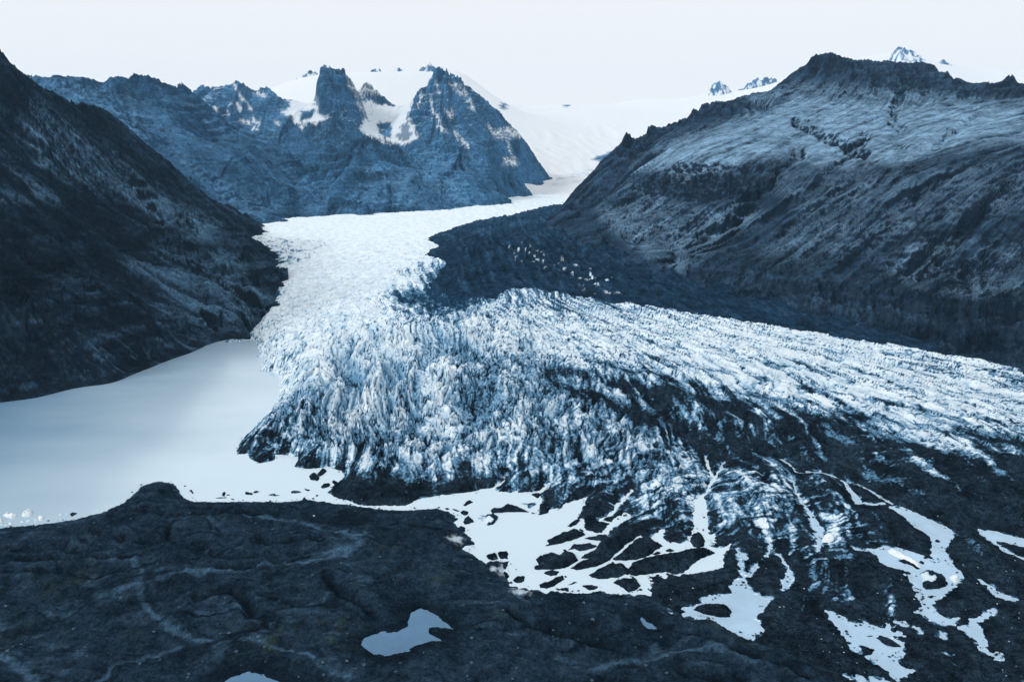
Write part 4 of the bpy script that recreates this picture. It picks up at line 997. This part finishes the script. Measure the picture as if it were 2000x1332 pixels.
# rock peaks standing out of the ice cap
def nunatak(name, tops, Yd, depth, foot, seed, label):
    """a jagged ridge: its crest line is given, it has a real thickness and falls away to both sides"""
    P = [at(a, b, Yd) for a, b in tops]
    xs = [p[0] for p in P]; zs = [p[2] for p in P]
    z0 = at(tops[0][0], foot, Yd)[2]
    nx, ny = 110, 50
    x = np.linspace(xs[0] - 25, xs[-1] + 25, nx); t = np.linspace(-1, 1, ny)
    Xg, T = np.meshgrid(x, t)
    crest = np.interp(Xg, xs, zs) - z0
    crest = np.where((Xg < xs[0]) | (Xg > xs[-1]), 0, crest)
    lam = max(20, depth * .5)
    Xg = Xg.astype(F32); Yg = (Yd + T * depth).astype(F32)
    h = crest * (1 - np.abs(T) ** 1.2) + (ridged(Xg, Yg, lam, 4, seed) - .45) * crest * .4 + fbm(Xg, Yg, lam * .3, 3, seed + 3) * 5
    Z = (z0 - 45 + h * 1.0 + 45 * (1 - np.abs(T))).astype(F32)
    n = fbm(Xg, Yg, 30, 4, seed + 5)
    sn = np.clip(sstep(.05, .3, n + .28 - (Z - z0) / (max(zs) - z0) * .35), 0, 1)
    o = link(name, grid_mesh(name, Xg, Yg, Z, (.3 + 0 * Z, 0 * Z, sn, 0 * Z)), M_PEAK)
    struct(o)
    return o
nunatak('rock_peak', [(806, 150), (815, 140), (822, 133), (830, 131), (838, 124), (845, 128), (852, 133)], 3850, 80, 146, 601, '')
nunatak('rock_peak', [(588, 153), (600, 140), (610, 138), (620, 143)], 3780, 60, 154, 611, '')
nunatak('rock_peak', [(724, 138), (735, 134), (744, 137)], 3850, 50, 144, 621, '')
nunatak('rock_peak', [(770, 138), (780, 133), (788, 138)], 3850, 50, 144, 631, '')
nunatak('rock_peak', [(1376, 195), (1388, 170), (1396, 163), (1403, 160), (1412, 166), (1422, 172), (1428, 180)], 4700, 110, 190, 641, '')
nunatak('rock_peak', [(1425, 190), (1440, 178), (1455, 168), (1470, 160), (1482, 153), (1495, 152), (1510, 156), (1528, 163)], 4800, 120, 186, 651, '')
nunatak('rock_peak', [(1742, 112), (1750, 92), (1760, 90), (1772, 95), (1785, 100), (1800, 112)], 4600, 110, 118, 661, '')
nunatak('rock_peak', [(1795, 140), (1815, 128), (1830, 120), (1845, 119), (1855, 125), (1862, 142)], 4700, 110, 140, 671, '')

# ------------------------------------------------------------------ floating and stranded ice
M_WHITE = None
def mat_berg():
    M = Mat('white_iceberg', 0.6, 0.2)
    c = M.vary((0.80, 0.86, 0.90), 0.9, 0.82, 1.06)
    M.base(c); M.bump(M.noise(2.0, 5, 0.6), 0.25, 0.8)
    return M.m
M_WHITE = mat_berg()
def ice_block(outline, h, label, group, white=0.0, name='ice_block', mat=None, z=0.0, rough=1.0, steep=1.6, half=None):
    """a lump of ice with the traced outline at the waterline, a broken top and a keel under water"""
    P = np.array(g2(outline, z))
    lo, hi = P.min(0) - 1.2, P.max(0) + 1.2
    step = max(0.14, float((hi - lo).max()) / 70)
    xs = np.arange(lo[0], hi[0], step); ys = np.arange(lo[1], hi[1], step)
    X, Y = np.meshgrid(xs.astype(F32), ys.astype(F32))
    seed = int(abs(P[0, 0]) * 31 + abs(P[0, 1]) * 17) % 9000 + 700
    k = float(np.clip((hi - lo).min() / 9, .25, 1.0))
    wx = X + fbm(X, Y, 3.0 * k, 3, seed) * .8 * k * rough; wy = Y + fbm(X, Y, 3.0 * k, 3, seed + 4) * .8 * k * rough
    sd = -poly_sd(wx, wy, [tuple(p) for p in P], 30)
    L = h / steep
    Z = h * (1 - np.exp(-np.maximum(sd, 0) / max(L, .12)))
    Z = Z * (.72 + .75 * (ridged(X, Y, max(6 * k, 1.2), 3, seed + 8) - .2)) + np.clip(sd, 0, 1) * fbm(X, Y, 1.3, 3, seed + 9) * .22 * h ** .5
    Z = np.where(sd > 0, np.maximum(Z, .04), np.maximum(sd * 1.2, -1.4)) + z
    fc = lambda a: np.maximum(np.maximum(a[:-1, :-1], a[1:, 1:]), np.maximum(a[:-1, 1:], a[1:, :-1]))
    kp = fc(sd) > -.9
    if not kp.any(): return
    d = np.full(X.shape, .95 - white, F32) + fbm(X, Y, 4 * k, 3, seed + 12) * (.25 + white * .6)
    if half is not None:
        q = g2([half], z)[0]
        r = np.hypot(X - q[0], Y - q[1]) / (float((hi - lo).max()) * .24)
        d = d - sstep(1.2, .6, r + fbm(X, Y, 3 * k, 3, seed + 13) * .6) * 1.0
    me = grid_mesh(name, X, Y, Z, (np.clip(d, 0, 1), .2, 0, 0), kp)
    return tag(link(name, me, mat or M_ICE), label, 'ice block' if name == 'ice_block' else 'iceberg', group)
GW, GD, GP, GR = 'white icebergs near the moraine shore', 'dark ice floes along the lake shore', 'black ice blocks in the central melt pool', 'ice blocks in the right-hand melt pool'
CZ = lambda p: crop(0, 950, .1, p)
def berg(pts, h, label): ice_block(CZ(pts), h, label, GW, name='iceberg', mat=M_WHITE, rough=.5, steep=2.5)
berg([(55, 570), (120, 530), (150, 515), (195, 550), (325, 550), (300, 585), (225, 622), (150, 605)], 1.6, 'widest white iceberg with a notched top, floating at the far left')
berg([(425, 555), (480, 520), (545, 462), (600, 480), (622, 530), (590, 575), (480, 590), (430, 580)], 2.2, 'tallest white iceberg with a pointed top near the left shore')
berg([(740, 605), (770, 575), (830, 578), (852, 620), (820, 660), (760, 662)], 1.5, 'square white iceberg right of the pointed one')
berg([(-40, 625), (20, 622), (36, 655), (28, 695), (-30, 705)], 1.6, 'white iceberg cut by the left edge of the view')
berg([(160, 722), (195, 702), (232, 720), (220, 745), (170, 740)], .8, 'small white iceberg below the widest one')
berg([(388, 692), (430, 678), (462, 684), (420, 706)], .5, 'low white ice floe below the pointed iceberg')
berg([(505, 690), (545, 665), (590, 657), (588, 678), (530, 698)], .7, 'slanting white ice floe between the pointed and the square iceberg')
berg([(664, 650), (690, 636), (714, 648), (690, 662)], .5, 'tiny white ice floe just left of the square iceberg')
berg([(665, 688), (690, 676), (708, 688), (685, 698)], .4, 'tiny white ice floe below and left of the square iceberg')
berg([(1150, 552), (1180, 536), (1212, 540), (1200, 562), (1165, 566)], .5, 'flat white ice floe left of the black heart-shaped block')
berg([(1275, 545), (1295, 530), (1322, 532), (1310, 548)], .3, 'small white floe touching the left of the black heart-shaped block')
berg([(5, 745), (20, 728), (40, 740), (30, 755)], .4, 'tiny white floe at the shore in the left corner')
berg([(85, 760), (105, 745), (122, 755), (105, 768)], .4, 'tiny white floe at the shore below the small iceberg')
def floe(pts, h, label, conv=CE, group=GD, **k): ice_block(conv(pts), h, label, group, **k)
floe([(1368, 545), (1405, 512), (1450, 510), (1470, 525), (1505, 520), (1480, 548), (1440, 560), (1405, 592)], 1.0, 'black heart-shaped ice block at the shore right of the white icebergs', CZ)
floe([(918, 668), (940, 652), (972, 660), (950, 682)], .5, 'tiny dark floe among the small white icebergs', CZ)
floe([(92, 548), (105, 538), (118, 542), (108, 552)], .5, 'tiny black floe in the cove right of the spit')
floe([(148, 590), (170, 580), (185, 600), (200, 614), (182, 622), (165, 602)], .7, 'black hooked floe beside the spit')
floe([(470, 620), (482, 604), (505, 606), (500, 630), (490, 648), (472, 640)], .9, 'round black floe with a stick of ice beside it')
floe([(508, 636), (530, 626), (553, 628), (530, 638)], .4, 'thin dark sliver touching the round black floe')
floe([(398, 664), (450, 656), (512, 656), (510, 662), (440, 666)], .3, 'long thin dark floe lying close to the shore')
floe([(553, 668), (575, 668), (592, 682), (575, 684)], .4, 'small dark sliver at the shore below the round floe')
floe([(686, 608), (720, 608), (770, 616), (765, 632), (700, 628)], .9, 'flat dark slab floe in the middle of the shore row')
floe([(772, 608), (800, 592), (838, 600), (812, 610), (790, 616)], .6, 'pale streaked floe joined to the right of the flat slab')
floe([(922, 632), (950, 626), (985, 618), (1000, 634), (1038, 632), (1000, 644), (950, 640)], .4, 'scatter of thin dark floe ice right of the flat slab', white=.25)
floe([(1143, 600), (1170, 590), (1205, 592), (1243, 604), (1200, 614), (1150, 618)], .7, 'dark floe with white lower rim left of the ice front', white=.15)
floe([(1262, 566), (1290, 572), (1330, 586), (1305, 596), (1285, 582)], .5, 'narrow slanting floe nearest the black ice front')
floe([(1382, 636), (1400, 630), (1410, 640), (1388, 650)], .5, 'tiny black floe between the shore and the ice front')
floe([(1320, 455), (1330, 435), (1380, 418), (1410, 448), (1420, 480), (1400, 496), (1330, 482)], 1.7, 'black jagged half of the broken pair of blocks in the bay')
floe([(1398, 425), (1440, 382), (1480, 380), (1492, 402), (1450, 440), (1418, 456)], 1.9, 'black upright slab leaning against the jagged block in the bay')
floe([(1430, 552), (1460, 532), (1520, 522), (1528, 545), (1480, 562), (1450, 570)], 1.2, 'grey wedge floe lying against the ice front')
floe([(1543, 498), (1560, 492), (1602, 510), (1570, 532), (1552, 522)], 1.2, 'small grey wedge above the bigger one at the ice front')
floe([(1240, 690), (1252, 668), (1268, 652), (1300, 680), (1352, 702), (1300, 708)], 1.6, 'dark pyramid rock standing on the shore below the ice front', steep=1.0)
pool = lambda pts, h, label, **k: floe(pts, h, label, C5, GP, **k)
pool([(218, 430), (250, 395), (290, 378), (316, 398), (275, 420), (240, 436)], 1.0, 'slanting black block off the corner of the moraine')
pool([(108, 465), (140, 462), (188, 482), (170, 488), (130, 476)], .4, 'thin black floe in the narrows by the moraine corner')
pool([(40, 458), (70, 452), (92, 462), (65, 474)], .4, 'tiny black floe left of the thin one in the narrows')
pool([(195, 492), (222, 478), (270, 490), (258, 520), (230, 528), (205, 508)], .9, 'small black block above the shore wedge')
pool([(220, 590), (240, 545), (265, 530), (302, 555), (330, 588), (290, 600), (232, 614)], 1.4, 'black wedge block beside the tip of the moraine')
pool([(165, 645), (200, 625), (240, 648), (238, 675), (215, 690), (178, 680)], 1.2, 'round black boulder of ice lodged in the shore')
pool([(436, 605), (442, 518), (520, 515), (562, 540), (545, 570), (510, 610), (460, 622)], 1.7, 'square black block with white ice along its left side', half=C5([(445, 585)])[0])
pool([(362, 535), (385, 525), (440, 525), (440, 545), (405, 550), (410, 575), (380, 585), (364, 565)], .6, 'white and black broken slab touching the square block', white=.5)
pool([(482, 478), (500, 460), (560, 460), (610, 440), (650, 412), (680, 425), (740, 440), (800, 470), (862, 500), (790, 492), (700, 490), (600, 500), (500, 502)], 1.6, 'long black block with a pointed tail below the grey silt fan')
pool([(770, 408), (850, 412), (905, 400), (926, 420), (870, 455), (835, 448), (845, 430)], .6, 'black and white broken floe above the pointed tail', white=.3)
pool([(878, 325), (920, 308), (962, 320), (955, 352), (935, 362), (905, 342)], 1.1, 'black block in the inlet between two black ice tongues')
pool([(443, 915), (480, 895), (525, 880), (545, 900), (562, 942), (510, 955), (465, 948)], 1.4, 'left half of a split black block near the lower shore')
pool([(548, 885), (600, 872), (642, 868), (654, 900), (642, 942), (580, 940), (562, 925)], 1.5, 'right half of a split black block near the lower shore')
pool([(435, 985), (490, 962), (530, 985), (600, 980), (660, 965), (640, 1010), (628, 1050), (560, 1012), (490, 1005)], 1.0, 'jagged black shelf stranded below the split block')
pool([(580, 1082), (625, 1062), (668, 1112), (640, 1140), (600, 1110)], .9, 'black corner block on the shore below the jagged shelf')
pool([(698, 1150), (740, 1112), (780, 1118), (815, 1105), (806, 1155), (750, 1176), (715, 1170)], 1.5, 'lone black block standing clear in the lower pool')
pool([(720, 1038), (735, 1042), (738, 1052), (724, 1048)], .4, 'tiny black speck of ice above the lone block')
pool([(1003, 820), (1040, 800), (1030, 770), (1060, 750), (1120, 720), (1200, 690), (1290, 655), (1340, 680), (1402, 714), (1330, 745), (1180, 790), (1080, 810)], 2.6, 'large black lens-shaped block, uppermost of the big islands')
pool([(1235, 860), (1280, 795), (1340, 810), (1440, 785), (1512, 825), (1420, 855), (1340, 872), (1300, 845)], 1.8, 'ragged black island between two larger ones')
pool([(905, 1045), (905, 1020), (950, 1005), (925, 950), (980, 905), (1060, 885), (1150, 905), (1210, 860), (1295, 905), (1326, 952), (1240, 1020), (1100, 1045)], 2.4, 'broad black island with a torn upper edge')
pool([(1180, 855), (1205, 850), (1225, 875), (1200, 882)], .6, 'tiny black block touching the top of the broad island')
pool([(998, 1080), (1030, 1060), (1060, 1053), (1146, 1065), (1120, 1100), (1062, 1108)], 1.2, 'black block just below the broad island')
pool([(952, 1190), (1000, 1175), (1040, 1165), (1100, 1130), (1182, 1108), (1192, 1142), (1110, 1195), (1020, 1232), (962, 1218)], 1.6, 'slanting black island beside the lower shore')
pool([(1192, 1108), (1210, 1104), (1222, 1116), (1205, 1126)], .5, 'tiny black block at the upper tip of the slanting island')
pool([(1212, 1202), (1260, 1180), (1290, 1160), (1322, 1166), (1290, 1184)], .5, 'thin black sliver right of the slanting island')
pool([(1362, 1202), (1430, 1192), (1522, 1210), (1502, 1236), (1440, 1246), (1405, 1225)], 1.0, 'spiky black block near the pointed end of the lower shore')
pool([(1145, 1232), (1200, 1222), (1240, 1225), (1230, 1246), (1170, 1250)], .8, 'low black block stranded at the shore right of the slanting island')
pool([(1222, 628), (1280, 582), (1336, 555), (1352, 575), (1300, 620), (1242, 638)], 1.3, 'black sliver block lying along the ice tongue')
pool([(1328, 660), (1350, 652), (1385, 675), (1365, 684)], .5, 'tiny black block at the upper end of the lens-shaped block')
pa_ = lambda pts, h, label, **k: floe(pts, h, label, CA, GP, **k)
pa_([(360, 1000), (450, 930), (620, 870), (480, 866), (540, 815), (680, 760), (720, 690), (760, 640), (520, 612), (640, 580), (800, 560), (900, 600), (1000, 575), (1130, 545), (1275, 540), (1262, 570), (1180, 630), (1090, 690), (1000, 770), (960, 800), (880, 880), (800, 930), (700, 972), (560, 1000), (440, 1022)], 4.5, 'longest black ridge of ice running up into the glacier edge', steep=1.0)
pa_([(905, 878), (1000, 810), (1060, 750), (1130, 690), (1220, 620), (1300, 590), (1400, 595), (1460, 650), (1572, 704), (1480, 760), (1420, 812), (1340, 850), (1240, 880), (1080, 900), (960, 892)], 4.2, 'large black spearhead block pointing right, beside the longest ridge', steep=1.0)
pa_([(598, 1085), (690, 1030), (780, 980), (880, 935), (905, 905), (950, 945), (1010, 930), (1060, 950), (1118, 1005), (1150, 1060), (1080, 1100), (1000, 1112), (740, 1137), (640, 1118)], 3.0, 'black peaked block joined to the left end of the long whale-backed one', steep=1.1)
pa_([(1105, 1015), (1170, 925), (1300, 872), (1500, 832), (1760, 780), (1920, 742), (2100, 738), (2256, 795), (2130, 850), (2000, 905), (1900, 1000), (1830, 1050), (1740, 1082), (1600, 1045), (1400, 1070), (1200, 1096), (1140, 1080)], 4.4, 'long whale-backed black block below the round one', steep=1.0)
pa_([(918, 1180), (990, 1130), (1050, 1075), (1170, 1112), (1212, 1135), (1270, 1225), (1230, 1270), (1120, 1312), (1030, 1240)], 2.0, 'diamond-shaped black block with a pale rim, below the whale-backed one', half=CA([(1060, 1110)])[0])
pa_([(1240, 1280), (1265, 1252), (1305, 1278), (1280, 1290)], .6, 'tiny black block at the right corner of the diamond')
p6 = lambda pts, h, label, **k: floe(pts, h, label, C6, GP, **k)
p6([(513, 458), (530, 400), (548, 385), (625, 400), (650, 460), (640, 505), (600, 522), (545, 515)], 2.2, 'round black block plugging the mouth of the straight channel')
p6([(285, 545), (320, 530), (370, 546), (345, 560), (300, 558)], .7, 'small oval black block left of the round plug')
p6([(158, 580), (200, 558), (235, 562), (242, 574), (190, 590)], .6, 'small black wedge under the tip of the spearhead')
floe([(538, 1095), (580, 1068), (660, 1045), (750, 1040), (830, 1052), (870, 1075), (898, 1110), (892, 1160), (840, 1168), (760, 1158), (640, 1138), (590, 1112)], 2.4, 'smooth black whale-backed island alone in the star-shaped pool', C6, 'ice blocks in the star-shaped pool', steep=1.3)
rp = lambda pts, h, label, **k: floe(pts, h, label, CB, GR, **k)
rp([(720, 738), (770, 718), (850, 760), (920, 800), (1010, 850), (1042, 900), (1000, 890), (930, 850), (850, 812), (745, 765)], 1.2, 'long white slab of ice slanting across the right pool', name='iceberg', mat=M_WHITE, rough=.6)
rp([(828, 828), (880, 818), (940, 838), (1000, 880), (1045, 905), (1000, 905), (920, 862), (880, 860)], .8, 'dark slab lying under the lower edge of the long white one')
rp([(1018, 845), (1040, 830), (1076, 850), (1060, 868)], .8, 'small black block at the right end of the long white slab')
rp([(1168, 648), (1190, 635), (1222, 652), (1205, 664)], .7, 'small black block alone in the upper neck of the right pool')
rp([(1032, 955), (1085, 928), (1160, 945), (1242, 968), (1262, 990), (1292, 1040), (1270, 1072), (1170, 1096), (1085, 1102), (1052, 1070), (1060, 1000)], 2.2, 'big half black, half white block in the middle of the right pool', half=CB([(1070, 1000)])[0])
rp([(1308, 985), (1340, 966), (1386, 985), (1388, 1022), (1352, 1032), (1318, 1010)], 1.2, 'rounded white ice lump by the right bank of the right pool', name='iceberg', mat=M_WHITE, rough=.5)
rp([(1095, 1165), (1130, 1157), (1172, 1160), (1135, 1182)], .7, 'largest of the small black blocks in the narrow outlet')
rp([(1036, 1184), (1050, 1178), (1066, 1190), (1050, 1196)], .4, 'tiny black block at the left bank of the narrow outlet')
rp([(1056, 1236), (1072, 1228), (1090, 1236), (1072, 1244)], .4, 'tiny black block lowest in the narrow outlet')
rp([(1318, 1055), (1332, 1050), (1348, 1056), (1332, 1062)], .4, 'tiny black block below the rounded white lump')
rp([(1362, 940), (1376, 934), (1392, 942), (1376, 950)], .5, 'tiny black block above the rounded white lump')
rp([(1335, 858), (1352, 822), (1398, 826), (1418, 860), (1400, 890), (1360, 892)], 1.3, 'grey block slumped from the right bank of the right pool')
floe([(535, 900), (560, 902), (592, 896), (585, 908), (550, 912)], .5, 'small black sliver in the ragged pool at the bottom', CC, 'ice blocks in the ragged pool')
floe([(618, 920), (650, 895), (720, 925), (800, 955), (855, 1000), (800, 1008), (740, 995), (680, 965)], 1.6, 'black island in the ragged pool at the bottom', CC, 'ice blocks in the ragged pool')
ice_block(CB([(140, 612), (165, 582), (205, 578), (232, 610), (220, 645), (185, 662), (150, 645)]), 1.5, 'round white ice hump on the glacier beside the narrow water channel', None, name='iceberg', mat=M_WHITE, z=1.0, rough=1.0)

# ------------------------------------------------------------------ stones strewn over the moraine and the debris-covered ice
def scatter(name, sel, n, col, lo, hi, label, seed, flat=False):
    X, Y, Z = low['pts'][:3]
    rg = np.random.default_rng(seed)
    ii, jj = np.nonzero(sel)
    w = np.ones(len(ii)); 
    k = rg.choice(len(ii), min(n, len(ii)), replace=False)
    base = np.array([(1, 0, 0), (-1, 0, 0), (0, 1, 0), (0, -1, 0), (0, 0, 1), (0, 0, -.6), (.7, .6, .5), (-.6, .7, .45), (-.7, -.6, .5), (.6, -.7, .4)], float)
    tri = [(4, 0, 6), (4, 6, 2), (4, 2, 7), (4, 7, 1), (4, 1, 8), (4, 8, 3), (4, 3, 9), (4, 9, 0), (5, 6, 0), (5, 2, 6), (5, 7, 2), (5, 1, 7), (5, 8, 1), (5, 3, 8), (5, 9, 3), (5, 0, 9)]
    V, Fc = [], []
    for q in k:
        a, b = ii[q], jj[q]
        s = lo + (hi - lo) * rg.random() ** 4
        v = base * (1 + rg.normal(0, .18, base.shape)) * s * np.array([1, rg.uniform(.6, 1), rg.uniform(.5, .9)])
        t = rg.uniform(0, 6.28); c, d = math.cos(t), math.sin(t)
        v = np.stack([v[:, 0] * c - v[:, 1] * d, v[:, 0] * d + v[:, 1] * c, v[:, 2]], 1) + np.array([X[a, b], Y[a, b], Z[a, b] + s * .15])
        v[:, 2] = v[:, 2] if not flat else v[:, 2] - Z[a, b]
        n0 = len(V) * 10; V.append(v); Fc += [tuple(n0 + i for i in f) for f in tri]
    me = bpy.data.meshes.new(name)
    me.from_pydata([tuple(p) for p in np.concatenate(V)], [], Fc)
    M = Mat(name, 0.9, 0.1); M.base(M.vary(col, 0.15, 0.4, 1.8)); M.bump(M.noise(4.0, 3), .05)
    o = link(name, me, M.m)
    o['kind'] = 'stuff'; o['label'] = label
    return o
scatter('stones', low['pts'][3], 2600, (0.045, 0.08, 0.115), .10, .85, 'small pale stones strewn over the dark moraine', 5)
scatter('ice_fragments', low['pts'][4], 700, (0.35, 0.45, 0.52), .08, .42, 'small pale ice fragments strewn over the black debris', 6)

scatter('ice_crumbs', low['wet'], 900, (0.014, 0.026, 0.04), .10, .7, 'crumbs of dark ice floating along the edges of the melt pools', 8, True)

# ------------------------------------------------------------------ thin blue air between here and the peaks
bm = bmesh.new()
bmesh.ops.create_cube(bm, size=1.0)
me = bpy.data.meshes.new('haze'); 
for v in bm.verts:
    v.co = Vector((v.co.x * 12400, 3450 + v.co.y * 7500, 470 + v.co.z * 1300))
bm.to_mesh(me); bm.free()
hm = bpy.data.materials.new('haze'); hm.use_nodes = True
ht = hm.node_tree; ht.nodes.clear()
pv = ht.nodes.new('ShaderNodeVolumePrincipled')
pv.inputs['Color'].default_value = (0.40, 0.70, 1.0, 1)
pv.inputs['Density'].default_value = 0.00003
ho = ht.nodes.new('ShaderNodeOutputMaterial')
ht.links.new(pv.outputs[0], ho.inputs['Volume'])
hz = link('haze', me, hm)
hz['kind'] = 'stuff'; hz['label'] = 'thin blue haze filling the valley'
